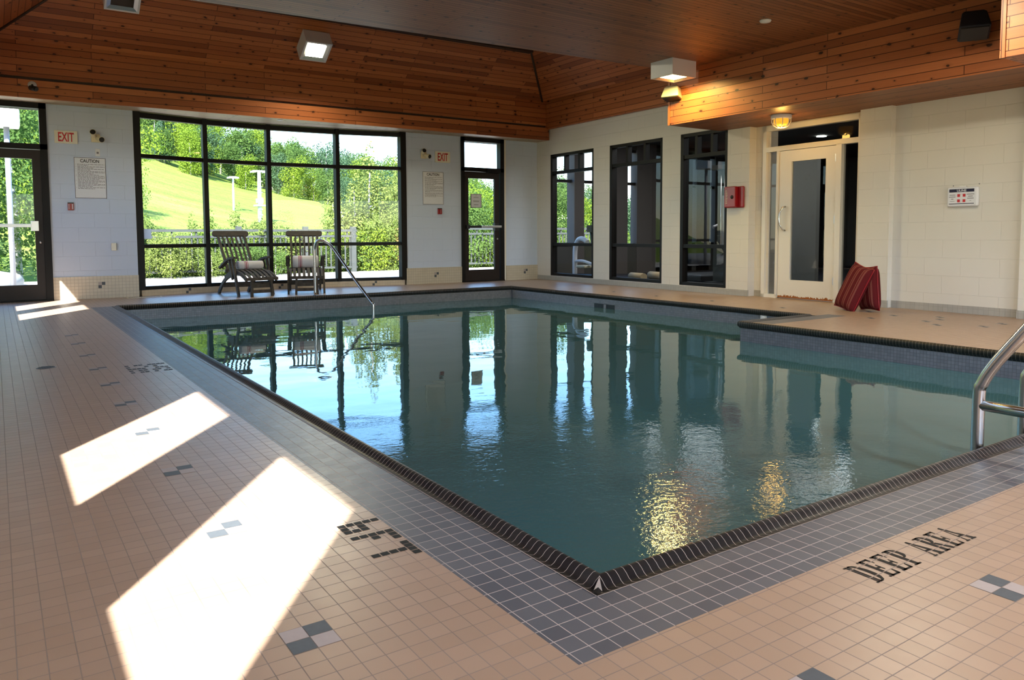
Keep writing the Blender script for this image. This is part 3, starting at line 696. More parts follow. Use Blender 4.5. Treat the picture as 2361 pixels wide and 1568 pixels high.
# ---- left and back walls (out of view; the back windows are added for daylight)
mb = MB()
op = [(-1.47, -.64), (.09, .90), (6.78, 7.58), (7.99, 8.82)]; Z0, Z1 = 1.345, 2.54; yy = -4.1
for a, b in op:
    mb.box(-1.96, -1.9, yy, a, 0, 2.9); mb.box(-1.96, -1.9, a, b, 0, Z0); mb.box(-1.96, -1.9, a, b, Z1, 2.9); yy = b
mb.box(-1.96, -1.9, yy, 11.1, 0, 2.9); struct(mb.build('wall_left', M['block_cream']), 'block wall on the left with high window openings', 'wall')
for k, (a, b) in enumerate(op):
    f = MB(); f.box(-1.955, -1.905, a, a+.02, Z0, Z1); f.box(-1.955, -1.905, b-.02, b, Z0, Z1); f.box(-1.955, -1.905, a, b, Z0, Z0+.02); f.box(-1.955, -1.905, a, b, Z1-.02, Z1)
    w_ = struct(f.build('window_%d' % (k+6), M['frame']), 'high window in the left wall, number %d from the back' % (k+1), 'window')
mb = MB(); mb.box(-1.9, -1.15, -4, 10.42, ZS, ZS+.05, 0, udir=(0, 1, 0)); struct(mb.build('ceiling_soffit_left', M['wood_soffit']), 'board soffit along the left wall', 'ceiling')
mb = MB(); mb.box(-1.16, -1.13, -4, 10.42, ZS-.005, 3.40, 0, udir=(0, 1, 0)); struct(mb.build('trim_9', M['wood']), 'cedar fascia along the left side', 'fascia')
mb = MB(); mb.box(-2.45, 8.4, -4.2, -4.0, 0, .35); mb.box(-2.45, 8.4, -4.2, -4.0, 2.2, 4.2)
for a, b in ((-2.45, -.9), (1.5, 1.7), (3.9, 4.1), (6.3, 8.4)): mb.box(a, b, -4.2, -4.0, .35, 2.2)  # openings added so daylight fills the near deck
struct(mb.build('wall_back', M['block_cream']), 'block wall behind the viewer, with wide windows added for daylight', 'wall')
mb = MB()
for a, b in ((-.9, 1.5), (1.7, 3.9), (4.1, 6.3)):
    mb.box(a, a+.05, -4.15, -4.08, .35, 2.2); mb.box(b-.05, b, -4.15, -4.08, .35, 2.2); mb.box(a, b, -4.15, -4.08, .35, .4); mb.box(a, b, -4.15, -4.08, 2.15, 2.2)
struct(mb.build('window_10', M['frame']), 'frames of the unseen windows added behind the viewer for daylight', 'window')
mb = MB(); mb.box(-2.3, 7.9, 11.45, 11.55, ZS, 2.95); mb.box(-2.3, 12, -4.2, 9.4, 4.22, 4.28)
mb.face([(-2.3, 9.4, 4.25), (12, 9.4, 4.25), (12, 11.6, 2.95), (-2.3, 11.6, 2.95)]); mb.face([(-2.16, -4.2, 2.9), (-2.16, 11.5, 2.9), (-2.16, 9.4, 4.25), (-2.16, -4.2, 4.25)]); mb.face([(7.9, -4.2, 2.9), (7.9, 11.5, 2.9), (7.9, 9.4, 4.25), (7.9, -4.2, 4.25)])
struct(mb.build('roof', M['wood_dark']), 'roof deck over the pool hall', 'roof')
# ------------------------------------------------------------------ light fittings
def ceiling_light(loc, rot, sx, sy, h, label, power, lit=True, knobs=False, lens_mat='emit', color=(1, .90, .62)):
    """box fitting; local +z points out of the ceiling (down into the room)"""
    root = tag(empty('ceiling_light', loc, rot), label, 'light', 'box lights on the cedar ceiling')
    m = MB(); a, b = sx/2, sy/2
    for q in ([(-a, -b, 0), (a, -b, 0), (a, -b, h), (-a, -b, h)], [(a, -b, 0), (a, b, 0), (a, b, h), (a, -b, h)], [(a, b, 0), (-a, b, 0), (-a, b, h), (a, b, h)], [(-a, b, 0), (-a, -b, 0), (-a, -b, h), (-a, b, h)]): m.face(q)
    c, d = a-.025, b-.025
    for q in ([(-a, -b, h), (a, -b, h), (c, -d, h), (-c, -d, h)], [(a, -b, h), (a, b, h), (c, d, h), (c, -d, h)], [(a, b, h), (-a, b, h), (-c, d, h), (c, d, h)], [(-a, b, h), (-a, -b, h), (-c, -d, h), (-c, d, h)]): m.face(q)
    m.face([(-a, -b, 0), (-a, b, 0), (a, b, 0), (a, -b, 0)])
    m.build('housing', M['lamp_white'], root)
    m = MB(); e, f_ = a-.07, b-.07
    for q in ([(-c, -d, h), (c, -d, h), (e, -f_, h-.02), (-e, -f_, h-.02)], [(c, -d, h), (c, d, h), (e, f_, h-.02), (e, -f_, h-.02)], [(c, d, h), (-c, d, h), (-e, f_, h-.02), (e, f_, h-.02)], [(-c, d, h), (-c, -d, h), (-e, -f_, h-.02), (-e, f_, h-.02)]): m.face(q)
    m.build('reflector_trim', M['alum'], root)
    m = MB(); m.face([(-e, -f_, h-.02), (e, -f_, h-.02), (e, f_, h-.02), (-e, f_, h-.02)]); m.build('lens', M[lens_mat] if lit else M['glass_dark'], root)
    if knobs:
        for kx, ky in ((-a+.02, -b+.02), (0, -b+.02), (a-.02, -b+.02), (-a+.02, 0), (-a+.02, b-.02)):
            m = MB(); m.lathe([(0, -.018), (.014, -.018), (.014, .004), (0, .004)], 10, c=(kx, ky, 0)); m.build('mounting_knob', M['lamp_white'], root)
    if lit and power:
        L = bpy.data.lights.new('lamp', 'AREA'); L.shape = 'RECTANGLE'; L.size = sx*.6; L.size_y = sy*.6; L.energy = power; L.color = color; L.spread = math.radians(170)
        o = bpy.data.objects.new('lamp', L); C.objects.link(o); o.parent = root; o.location = (0, 0, h+.004); o.rotation_euler = (math.pi, 0, 0)
    return root
SL = math.atan(.67)
def slope_rot(): return Matrix(((1, 0, 0), (0, -math.cos(SL), -math.sin(SL)), (0, math.sin(SL), -math.cos(SL)))).to_euler()
yc = 9.85; ceiling_light((2.865, yc, slope(10.42-yc)), slope_rot(), .40, .37, .235, 'lit white box light on the far cedar slope above the bow window', LP1)
yc = 9.34+.16; ceiling_light((.27, yc, slope(10.42-yc)), slope_rot(), .40, .37, .235, 'white unlit box light cut off by the top edge of the photo', 0, lit=False)
DN = (math.pi, 0, 0)
ceiling_light((6.085, 5.655, 3.065), DN, .42, .38, .205, 'white box light hung from the flat ceiling by the bulkhead corner, over a small speaker', LP2, knobs=True, color=(1, .66, .15), lens_mat='emit_yellow')
ceiling_light((4.75, 1.75, 3.065), DN, .42, .38, .205, 'box light on the flat ceiling just above the top edge of the photo', LP3, knobs=True, color=(1, .9, .7))
for x in (1.2, 4.6): ceiling_light((x, -3.2, 3.065), DN, .42, .38, .205, 'unseen box light added behind the viewer to fill the room', LP4, knobs=True, color=(1, .94, .86))  # added fill lamps, out of the camera's view

# jar light under the bulkhead
root = tag(empty('jar_light', (7.02, 4.715, 2.357)), 'white wall-jar lamp with amber glass and wire guard above the white door', 'lamp')
m = MB(); m.lathe([(0, 0), (.118, 0), (.125, -.01), (.125, -.045), (.112, -.052), (.0, -.052)], 28); m.build('base', M['lamp_white'], root)
m = MB(); m.lathe([(.085, -.05), (.088, -.07), (.082, -.105), (.06, -.13), (.0, -.14)], 24); m.build('amber_globe', M['amber'], root)
for k in range(4):
    a = k*math.pi/4; m = MB(); m.tube([(.115*math.cos(a)*c, .115*math.sin(a)*c, z) for c, z in ((1, -.045), (1.0, -.09), (.85, -.13), (.45, -.155), (0, -.16), (-.45, -.155), (-.85, -.13), (-1, -.09), (-1, -.045))], .005, 6); m.build('guard_wire', M['lamp_white'], root)
m = MB(); m.ball((0, 0, -.075), .02, 10); m.build('bulb', M['bulb'], root)
L = bpy.data.lights.new('amber_lamp', 'POINT'); L.energy = 4; L.color = (1, .55, .12); L.shadow_soft_size = .05
o = bpy.data.objects.new('amber_lamp', L); C.objects.link(o); o.parent = root; o.location = (0, 0, -.19)

# speakers
def speaker(loc, fwd, w, h, dpt, mat, grille, label):
    f = Vector(fwd).normalized(); side = f.cross(Vector((0, 0, 1))).normalized(); up = side.cross(f)
    root = tag(empty('wall_speaker', loc), label, 'speaker', 'wall speakers on the bulkhead')
    def p(a, b, c): return tuple(side*a+up*b+f*c)
    def ring(sw, sh, c): return [p(-sw/2, -sh/2, c), p(sw/2, -sh/2, c), p(sw/2, sh/2, c), p(-sw/2, sh/2, c)]
    rings = [ring(w*.62, h*.55, -dpt), ring(w*.80, h*.82, -dpt*.8), ring(w, h, -.012), ring(w, h, 0)]
    m = MB()
    for a, b in zip(rings, rings[1:]):
        for k in range(4): m.face([a[k], a[(k+1) % 4], b[(k+1) % 4], b[k]])
    m.face(rings[0][::-1]); m.face(rings[-1]); m.build('cabinet', mat, root, bevel=.012)
    m = MB(); g1, g2 = ring(w*.9, h*.9, .0), ring(w*.86, h*.86, .012)
    for k in range(4): m.face([g1[k], g1[(k+1) % 4], g2[(k+1) % 4], g2[k]])
    m.face(g2); m.build('grille', grille, root)
    return root, f, up
sp, f, up = speaker((6.42, 6.0, 2.69), (-.22, -.07, -.97), .25, .17, .17, M['cream'], M['black'], 'small cream speaker under the box light at the end of the bulkhead')
m = MB(); m.tube([(.04, .0, .12), (.10, .02, .2), (.13, .04, .33)], .012, 8); m.bar((.02, .0, .08), (.08, .01, .19), .05, .012); m.build('bracket', M['black'], sp)
sp2, f, up = speaker((6.24, 2.10, 2.68), (-.40, -.24, -.88), .25, .20, .22, M['navyblack'], M['black'], 'large black speaker on the cedar bulkhead at the top right')
m = MB(); m.tube([(.06, .04, .10), (.16, .05, .06), (.26, .05, .05)], .016, 8); m.box(.242, .26, -.01, .11, -.01, .12); m.build('bracket', M['black'], sp2)

# security camera on the fascia
cam_ = tag(empty('security_camera', (-.69, 10.395, 2.835)), 'little black security camera on the fascia at the far left', 'camera')
m = MB(); m.lathe([(0, 0), (.05, 0), (.05, -.012), (0, -.012)], 20, axis='y'); m.build('base', M['lamp_white'], cam_)
m = MB(); m.tube([(0, -.01, 0), (.0, -.04, -.02), (.02, -.06, -.05)], .014, 8); m.build('arm', M['black'], cam_)
m = MB(); m.tube([(-.02, -.03, -.04), (.035, -.13, -.065)], .032, 14); m.tube([(.035, -.13, -.065), (.042, -.145, -.068)], [.027, .02], 14); m.build('body', M['black'], cam_)
# smoke detector, soffit disc
sd = MB(); sd.lathe([(0, 0), (.055, 0), (.06, -.008), (.052, -.022), (.02, -.03), (0, -.03)], 24); o = sd.build('smoke_detector', M['white'], loc=(5.46, 3.77, 3.065)); tag(o, 'small white disc detector on the flat board ceiling', 'detector')
sd = MB(); sd.lathe([(0, 0), (.05, 0), (.05, -.008), (.03, -.012), (0, -.012)], 24); o = sd.build('soffit_disc', M['white'], loc=(2.58, 10.60, ZS+.002)); tag(o, 'small white cover disc on the soffit over the bow window', 'cover')

# ------------------------------------------------------------------ signs and devices on the far wall
FY = 10.84
def exit_sign(x0, x1, z0, z1, label):
    root = tag(empty('exit_sign', ((x0+x1)/2, FY, (z0+z1)/2)), label, 'exit sign', 'exit signs on the far wall')
    a, b = (x1-x0)/2, (z1-z0)/2
    m = MB(); m.box(-a, a, -.03, 0, -b, b); m.build('panel', M['cream_pale'], root, bevel=.003)
    m = MB(); text_mb('EXIT', a*1.38, b*1.45, 0, 0, 0, m, lambda x, z: (x, -.0308, z)); m.build('lettering', M['red'], root, merge=False); return root
M['cream_pale'] = plain('sign_face', (.78, .76, .66), .4)  # paler cream for sign faces and the thermostat cover
exit_sign(-.443, -.168, 2.155, 2.327, 'red and white exit sign on the left pier beside the wide exit door')
exit_sign(5.43, 5.732, 2.183, 2.377, 'red and white exit sign on the right pier beside the narrow exit door')
def emergency(x, z, label):
    root = tag(empty('emergency_light', (x, FY, z)), label, 'emergency light', 'twin-head emergency lights on the far wall')
    m = MB(); m.box(-.055, .055, -.02, 0, -.065, .05); m.build('back_plate', M['cream'], root, bevel=.006)
    for (ax, az, dx, dz) in ((-.03, .045, -.012, .02), (.045, -.02, .02, -.015)):
        m = MB(); m.tube([(ax*.3, -.015, az*.3), (ax, -.05, az), (ax+dx, -.115, az+dz)], [.024, .034, .040], 16); h_ = m.build('lamp_head', M['cream'], root)
        m = MB(); d = Vector((dx, -.065, dz)).normalized(); e = Vector((ax+dx, -.1155, az+dz)); m.tube([tuple(e), tuple(e+d*.006)], [.036, .030], 16); ob = m.build('lens', M['black'], root); ob.parent = h_
    return root
emergency(.055, 2.258, 'cream twin-head emergency light right of the left exit sign')
emergency(5.205, 2.30, 'cream twin-head emergency light left of the right exit sign')
def caution(x0, x1, z0, z1, label, seed):
    root = tag(empty('caution_sign', ((x0+x1)/2, FY, (z0+z1)/2)), label, 'sign', 'caution boards on the far wall')
    a, b = (x1-x0)/2, (z1-z0)/2; m = MB(); m.box(-a, a, -.006, 0, -b, b); m.build('board', M['paper'], root)
    m = MB(); t = .005
    for q in ((-a, a, b-t, b), (-a, a, -b, -b+t), (-a, -a+t, -b, b), (a-t, a, -b, b)): m.box(q[0], q[1], -.0075, -.0055, q[2], q[3])
    m.build('border', M['ink'], root)
    m = MB(); text_mb('CAUTION', a*1.2, b*.165, -.01*a, b*.84, 0, m, lambda x, z: (x, -.0068, z)); m.build('heading', M['ink'], root, merge=False)
    m = MB(); rr = random.Random(seed); z = b*.66
    for para, n in enumerate((2, 2, 2, 3, 1, 4, 3, 3, 2)):
        for ln in range(n):
            x = -a*.80; end = a*(.90 if ln < n-1 else rr.uniform(-.4, .55))
            if ln == 0: m.face([(-a*.9, -.0066, z), (-a*.875, -.0066, z), (-a*.875, -.0066, z+.006), (-a*.9, -.0066, z+.006)])
            while x < end:
                w = min(rr.uniform(.012, .045), end-x+.004); m.face([(x, -.0066, z), (x+w, -.0066, z), (x+w, -.0066, z+.0065), (x, -.0066, z+.0065)]); x += w+.007
            z -= b*.056
        z -= b*.003
    m.build('small_print', M['grey_ink'], root, merge=False); return root
caution(-.222, .167, 1.412, 1.974, 'white caution notice with small print on the left pier', 4)
caution(5.182, 5.60, 1.428, 2.008, 'white caution notice with small print on the right pier', 9)
def alarm(x, z, w, h, label, lit):
    root = tag(empty('alarm_box', (x, FY, z)), label, 'alarm', 'small red alarm boxes on the far wall')
    m = MB(); m.box(-w/2, w/2, -.03, 0, -h/2, h/2); m.build('casing', M['redbox'], root, bevel=.004)
    m = MB()
    for k in ((-.34, -.26), (.22, .34)) if lit else ((.1, .14),): m.box(w*k[0], w*k[1], -.032, -.03, -h*.36, h*.3)
    m.build('white_stripe', M['paper'], root)
    m = MB(); m.box(-w*.5, w*.5, -.034, -.0, h*.36, h*.5); m.build('cap', M['black'], root); return root
alarm(-.283, 1.294, .072, .108, 'small red and white alarm box low on the left pier', True)
alarm(5.515, 1.307, .075, .108, 'small dark red alarm box low on the right pier', False)
m = MB(); m.box(.043, .104, FY-.008, FY, 2.0, 2.105); so = m.build('socket_plate', M['paper'], bevel=.003); tag(so, 'white socket plate above the left caution notice', 'socket')
m = MB(); m.box(.06, .087, FY-.010, FY-.006, 2.035, 2.062); m.build('socket', M['grey_ink'], so)
th = tag(empty('thermostat', (.233, FY, .73)), 'white thermostat box low on the left pier', 'thermostat')
m = MB(); m.box(-.036, .03, -.035, 0, -.055, .055); m.build('cover', M['cream_pale'], th, bevel=.01, segs=3)
m = MB(); m.box(.03, .036, -.03, 0, -.05, .05); m.build('side_vent', M['grey_ink'], th)
m = MB(); m.box(.632, .742, 10.925, 10.93, .838, .984); o = m.build('window_card', M['card']); tag(o, 'blank white card stuck low in the left bay of the bow window', 'card')

# ------------------------------------------------------------------ right wall devices
ph = tag(empty('emergency_phone', rw(4.98, 0, 1.395), (0, 0, RA)), 'red emergency phone box on the pilaster by the windows', 'phone')
m = MB(); m.box(-.135, .175, -.035, 0, -.15, .15); m.build('back_box', M['redbox'], ph, bevel=.015, segs=3)
m = MB(); m.box(-.115, .085, -.10, -.035, -.145, .150); m.build('hinged_cover', M['redbox'], ph, bevel=.012, segs=3)
m = MB()
for k, (z, w) in enumerate(((.09, .024), (.068, .03), (.048, .03), (.026, .034), (.004, .03), (-.02, .034), (-.042, .03), (-.064, .028), (-.086, .03))):
    m.box(-.085, -.085+w, -.1012, -.100, z, z+.007); m.box(-.085, -.079, -.1012, -.1, z-.008, z+.007)
m.build('lettering', M['cream'], ph)
m = MB(); m.lathe([(0, -.112), (.02, -.112), (.026, -.1), (0, -.1)], 16, axis='y', c=(.03, 0, 0)); m.build('latch_knob', M['black'], ph)
kit = tag(empty('first_aid_kit', rw(8.085, .083, 1.268), (0, 0, RA)), 'white first aid kit box with a red cross on the cream wall', 'first aid kit')
a, b = .16, .105
m = MB(); m.box(-a, a, -.055, 0, -b, b); m.build('case', M['paper'], kit, bevel=.018, segs=3)
m = MB(); m.box(-.035, .035, -.04, -.02, b, b+.012); m.build('carry_handle', M['white'], kit)
m = MB(); m.face([(-a*.84, -.0556, b*.48), (a*.80, -.0556, b*.48), (a*.80, -.0556, b*.80), (-a*.84, -.0556, b*.80)]); m.face([(-a*.84, -.0556, -b*.74), (a*.80, -.0556, -b*.74), (a*.80, -.0556, -b*.67), (-a*.84, -.0556, -b*.67)]); m.build('navy_band', M['navy'], kit)
m = MB(); text_mb('ULINE', a*.62, b*.22, -a*.02, b*.64, 0, m, lambda x, z: (x, -.0562, z)); m.build('lettering', M['paper'], kit, merge=False)
m = MB(); q = .043; cz = -.014
for dx in (-1, 1):
    for dz in (-1, 1):
        x0, x1 = sorted((dx*q, dx*q*.32)); z0, z1 = sorted((dz*q, dz*q*.32)); m.face([(x0-.004, -.0556, z0+cz), (x1-.004, -.0556, z0+cz), (x1-.004, -.0556, z1+cz), (x0-.004, -.0556, z1+cz)])
for z in (q, -q-.0015): m.face([(-q-.004, -.0556, cz+z), (q-.004, -.0556, cz+z), (q-.004, -.0556, cz+z+.0015), (-q-.004, -.0556, cz+z+.0015)])
m.build('red_cross_emblem', M['red'], kit)
for lines in (((-.10, .018, .062), (-.10, -.004, .07), (-.10, -.026, .026), (-.1, -.048, .05)), ((.09, .022, .078), (.09, .000, .05), (.09, -.022, .066), (.09, -.046, .02))):
    m = MB()
    for x, z, w in lines:
        t = .0035 if z < -.04 else .007
        m.face([(x-w/2, -.0556, z), (x+w/2, -.0556, z), (x+w/2, -.0556, z+t), (x-w/2, -.0556, z+t)])
    m.build('small_print', M['grey_ink'], kit)
for s, z in ((7.965, 1.392), (8.235, 1.40)):
    m = MB(); m.lathe([(0, -.006), (.005, -.006), (.006, 0), (0, 0)], 8, axis='y'); o = m.build('wall_screw', M['grey_ink'], loc=rw(s, .083, z), rot=(0, 0, RA)); tag(o, 'tiny wall screw above the first aid kit', 'screw', 'screws above the first aid kit')

# ------------------------------------------------------------------ pool fittings
def smooth_path(pts, n=6):
    P = [Vector(p) for p in pts]; out = []
    for i in range(len(P)-1):
        p0, p1, p2, p3 = P[max(i-1, 0)], P[i], P[i+1], P[min(i+2, len(P)-1)]
        for k in range(n):
            t = k/n; out.append(tuple(.5*((2*p1)+(-p0+p2)*t+(2*p0-5*p1+4*p2-p3)*t*t+(-p0+3*p1-3*p2+p3)*t**3)))
    out.append(tuple(P[-1])); return out
hr = tag(empty('pool_handrail', (2.66, 9.40, 0)), 'bent steel entry handrail at the far edge in front of the deck chairs', 'handrail')
m = MB(); pth = [(0, 0, .0), (0, 0, .3), (0, 0, .62), (.005, -.005, .70), (.02, -.03, .775), (.05, -.08, .805), (.10, -.16, .79), (.16, -.26, .72), (.26, -.46, .48), (.36, -.68, .22), (.45, -.88, .0), (.475, -.945, -.07), (.482, -.962, -.16), (.482, -.962, -1.0)]
m.tube(smooth_path(pth, 4), .021, 14); m.build('rail', M['chrome'], hr)
m = MB(); m.lathe([(.0, .012), (.03, .012), (.045, .002), (.045, 0), (0, 0)], 20); m.build('floor_flange', M['chrome'], hr)
ld = tag(empty('pool_ladder', (2.12, .10, 0)), 'polished steel pool ladder rails at the right of the near edge', 'ladder')
for dx in (0, .42):
    m = MB(); m.tube(smooth_path([(dx, .0, -1.05), (dx, 0, -.2), (dx, 0, .2), (dx, -.012, .27), (dx, -.06, .36), (dx, -.16, .50), (dx, -.27, .655), (dx, -.36, .75), (dx, -.46, .79), (dx, -.56, .76), (dx, -.62, .66), (dx, -.63, .5), (dx, -.63, 0.0)], 4), .0235, 16); r_ = m.build('rail', M['chrome'], ld)
    m = MB(); m.tube([(dx, 0, .178), (dx, -.3, .178), (dx, -.63, .178)], .021, 14); ob = m.build('cross_brace', M['chrome'], ld); ob.parent = r_
    m = MB(); m.lathe([(0, .012), (.032, .012), (.048, .002), (.048, 0), (0, 0)], 20, c=(dx, -.63, 0)); ob = m.build('floor_flange', M['chrome'], ld); ob.parent = r_
for z in (-.35, -.62, -.9):
    m = MB(); m.box(0, .42, -.035, .035, z-.015, z+.015); m.build('tread', M['chrome'], ld)
sk = tag(empty('pool_skimmer', (PX-IN, 6.9, -.17)), 'dark skimmer slot in the right-hand pool wall', 'skimmer')
m = MB(); m.box(-.006, .0, -.215, .215, -.06, .05); m.build('mouth', M['black'], sk)
m = MB(); m.box(-.014, -.004, -.045, .0, -.045, .045); m.build('weir_flap', M['pole_grey'], sk)
m = MB(); m.lathe([(0, -.012), (.022, -.012), (.034, -.004), (.034, 0), (0, 0)], 16, axis='x', c=(PX-IN, 4.16, -.085)); m.box(PX-IN-.008, PX-IN, 4.12, 4.20, -.12, -.05); o = m.build('return_fitting', M['white']); tag(o, 'white return fitting in the pool wall near the step corner', 'fitting')
dr = tag(empty('floor_drain', (-.925, 4.58, .001)), 'round dark floor drain in the left deck', 'drain')
m = MB(); m.lathe([(0, 0.002), (.056, .002), (.06, 0), (.045, -.0), (0, 0)], 24); m.build('rim', M['pole_grey'], dr)
m = MB()
for k in range(-3, 4): w = math.sqrt(.05**2-(k*.014)**2); m.box(-w, w, k*.014-.004, k*.014+.004, .0022, .003)
m.build('slot', M['black'], dr)
fv = tag(empty('floor_vent', (.58, 10.66, .001)), 'long flat floor vent at the foot of the left pier', 'vent')
m = MB(); m.box(-.23, .23, -.06, .06, 0, .004); m.build('frame', M['cream'], fv)
m = MB()
for k in range(-9, 10): m.box(k*.022-.006, k*.022+.006, -.04, .04, .004, .0055)
m.build('louvre', M['grey_ink'], fv)

# ------------------------------------------------------------------ steamer chairs and towels
def rounded(w, h, r, n=6):
    out = []
    for cx, cy, a0 in ((w/2-r, h/2-r, 0), (-w/2+r, h/2-r, 90), (-w/2+r, -h/2+r, 180), (w/2-r, -h/2+r, 270)):
        for k in range(n+1): a = math.radians(a0+90*k/n); out.append((cx+r*math.cos(a), cy+r*math.sin(a)))
    return out
def chair(loc, d, label):
    th = math.atan2(-d[0], d[1]); root = tag(empty('steamer_chair', loc, (0, 0, th)), label, 'deck chair', 'weathered deck chairs by the bow window'); W = M['teak']
    bv = Vector((0, -.36, .56)).normalized(); bn = Vector((1, 0, 0)).cross(bv).normalized()
    b0 = Vector((0, -.21, .35))
    def on_back(x, t, off=0): return tuple(b0+bv*t+Vector((x, 0, 0))+bn*off)
    m = MB(); a = [on_back(x, .665+y, -.013) for x, y in rounded(.57, .092, .045)]; b = [on_back(x, .665+y, .015) for x, y in rounded(.57, .092, .045)]
    m.face(a); m.face(b[::-1])
    for i in range(len(a)): m.face([a[i], a[i-1], b[i-1], b[i]])
    m.build('headrest', W, root)
    for k in range(7):
        x = (k-3)*.066; st = k in (0, 6); m = MB(); m.bar(on_back(x, -.03 if st else 0), on_back(x*1.04, .64), .034 if st else .026, .03 if st else .014, up=tuple(bn)); m.build('back_stile' if st else 'back_slat', W, root)
    m = MB(); m.bar((-.24, -.215, .355), (.24, -.215, .355), .03, .05); m.build('back_rail', W, root)
    curve = [(-.26, .285), (-.16, .315), (-.04, .352), (.08, .372), (.2, .368), (.32, .342), (.42, .305), (.50, .262)]
    for x in (-.225, .225): m = MB(); m.sweep([(x, y, z-.022) for y, z in curve], (.028, .052)); m.build('seat_rail', W, root)
    for k in range(6): x = (k-2.5)*.068; m = MB(); m.sweep([(x, y, z+.008) for y, z in curve], (.040, .013)); m.build('seat_slat', W, root)
    m = MB(); m.bar((-.245, .50, .255), (.245, .50, .255), .035, .045); m.build('front_rail', W, root)
    for s in (-1, 1):
        x = s*.262
        m = MB(); m.bar((x, .10, .535), (x, .30, 0), .030, .046, up=(0, 1, 0)); m.build('front_leg', W, root)
        m = MB(); m.sweep(smooth_path([(x-.03*s, .14, .30), (x-.03*s, -.06, .285), (x-.03*s, -.24, .225), (x-.03*s, -.40, .11), (x-.03*s, -.50, .0)], 4), (.03, .05)); m.build('rear_leg', W, root)
        m = MB(); m.bar((x, -.02, .52), (x, .10, .24), .026, .04, up=(0, 1, 0)); m.build('arm_post', W, root)
        m = MB(); m.sweep(smooth_path([(x, -.34, .40), (x, -.22, .455), (x, -.06, .52), (x, .08, .552), (x, .20, .558)], 4), (.062, .028)); m.build('armrest', W, root)
        m = MB(); m.bar((s*.145, .485, .245), (s*.155, .50, 0), .032, .036, up=(0, 1, 0)); m.build('footrest_leg', W, root)
    for nm, y, z, hw, hh_ in (('footrest_rail', .495, .075, .15, .045), ('footrest_rail', .46, .15, .15, .05), ('cross_rail', .22, .16, .26, .05), ('cross_rail', -.32, .14, .23, .07)):
        m = MB(); m.bar((-hw, y, z), (hw, y, z), .02, hh_); m.build(nm, W, root)
    for k in (-.25, .25): m = MB(); m.lathe([(0, -.02), (.012, -.02), (.012, .02), (0, .02)], 10, axis='x', c=(k, .06, .31)); m.build('pivot_bolt', M['chrome'], root)
    return root, th
def towel(loc, th, label, r=(.075, .060), tilt=0):
    m = MB(); n = 40; prof = []
    for k in range(n+1):
        a = 2*math.pi*k/n; c, s = math.cos(a), math.sin(a); prof.append((r[0]*math.copysign(abs(c)**.75, c), r[1]*math.copysign(abs(s)**.75, s)+(.004 if .5 < a < 2.4 else 0)))
    st = [-.185, -.18, -.12, -.06, 0, .06, .12, .18, .185]; sc = [.9, 1, 1.01, 1, 1.02, 1, 1.01, .99, .9]
    for (xa, sa), (xb, sb) in zip(zip(st, sc), zip(st[1:], sc[1:])):
        for k in range(n):
            p, q = prof[k], prof[k+1]; m.face([(xa, p[0]*sa, p[1]*sa), (xa, q[0]*sa, q[1]*sa), (xb, q[0]*sb, q[1]*sb), (xb, p[0]*sb, p[1]*sb)], smooth=True)
    for x, s_ in ((st[0], .9), (st[-1], .9)): m.face([(x, p[0]*s_, p[1]*s_) for p in prof[:-1]])
    for x in (-.187, .187):                      # rolled layers showing at the ends
        for kk in (.3, .55, .78): m.tube([(x, r[0]*kk*math.cos(t/10*math.pi), r[1]*kk*math.sin(t/10*math.pi)) for t in range(21)], .004, 5)
    o = m.build('rolled_towel', M['towel'], loc=loc, rot=(tilt, 0, th+math.pi)); tag(o, label, 'towel', 'rolled towels on the deck chairs'); return o
dA, dB = Vector((.15, -.98, 0)).normalized(), Vector((-.30, -.95, 0)).normalized()
LA, LB = Vector((1.93, 10.27, 0)), Vector((2.80, 10.20, 0))
_, tA = chair(LA, dA, 'weathered slatted deck chair on the left, turned a little to the right'); towel(tuple(LA+dA*.10+Vector((0, 0, .443))), tA, 'white rolled towel with red stripes on the left deck chair')
_, tB = chair(LB, dB, 'weathered slatted deck chair on the right, facing the pool behind the handrail'); towel(tuple(LB+dB*.05+Vector((0, 0, .475))), tB, 'white folded towel with red stripes on the right deck chair', (.07, .09))

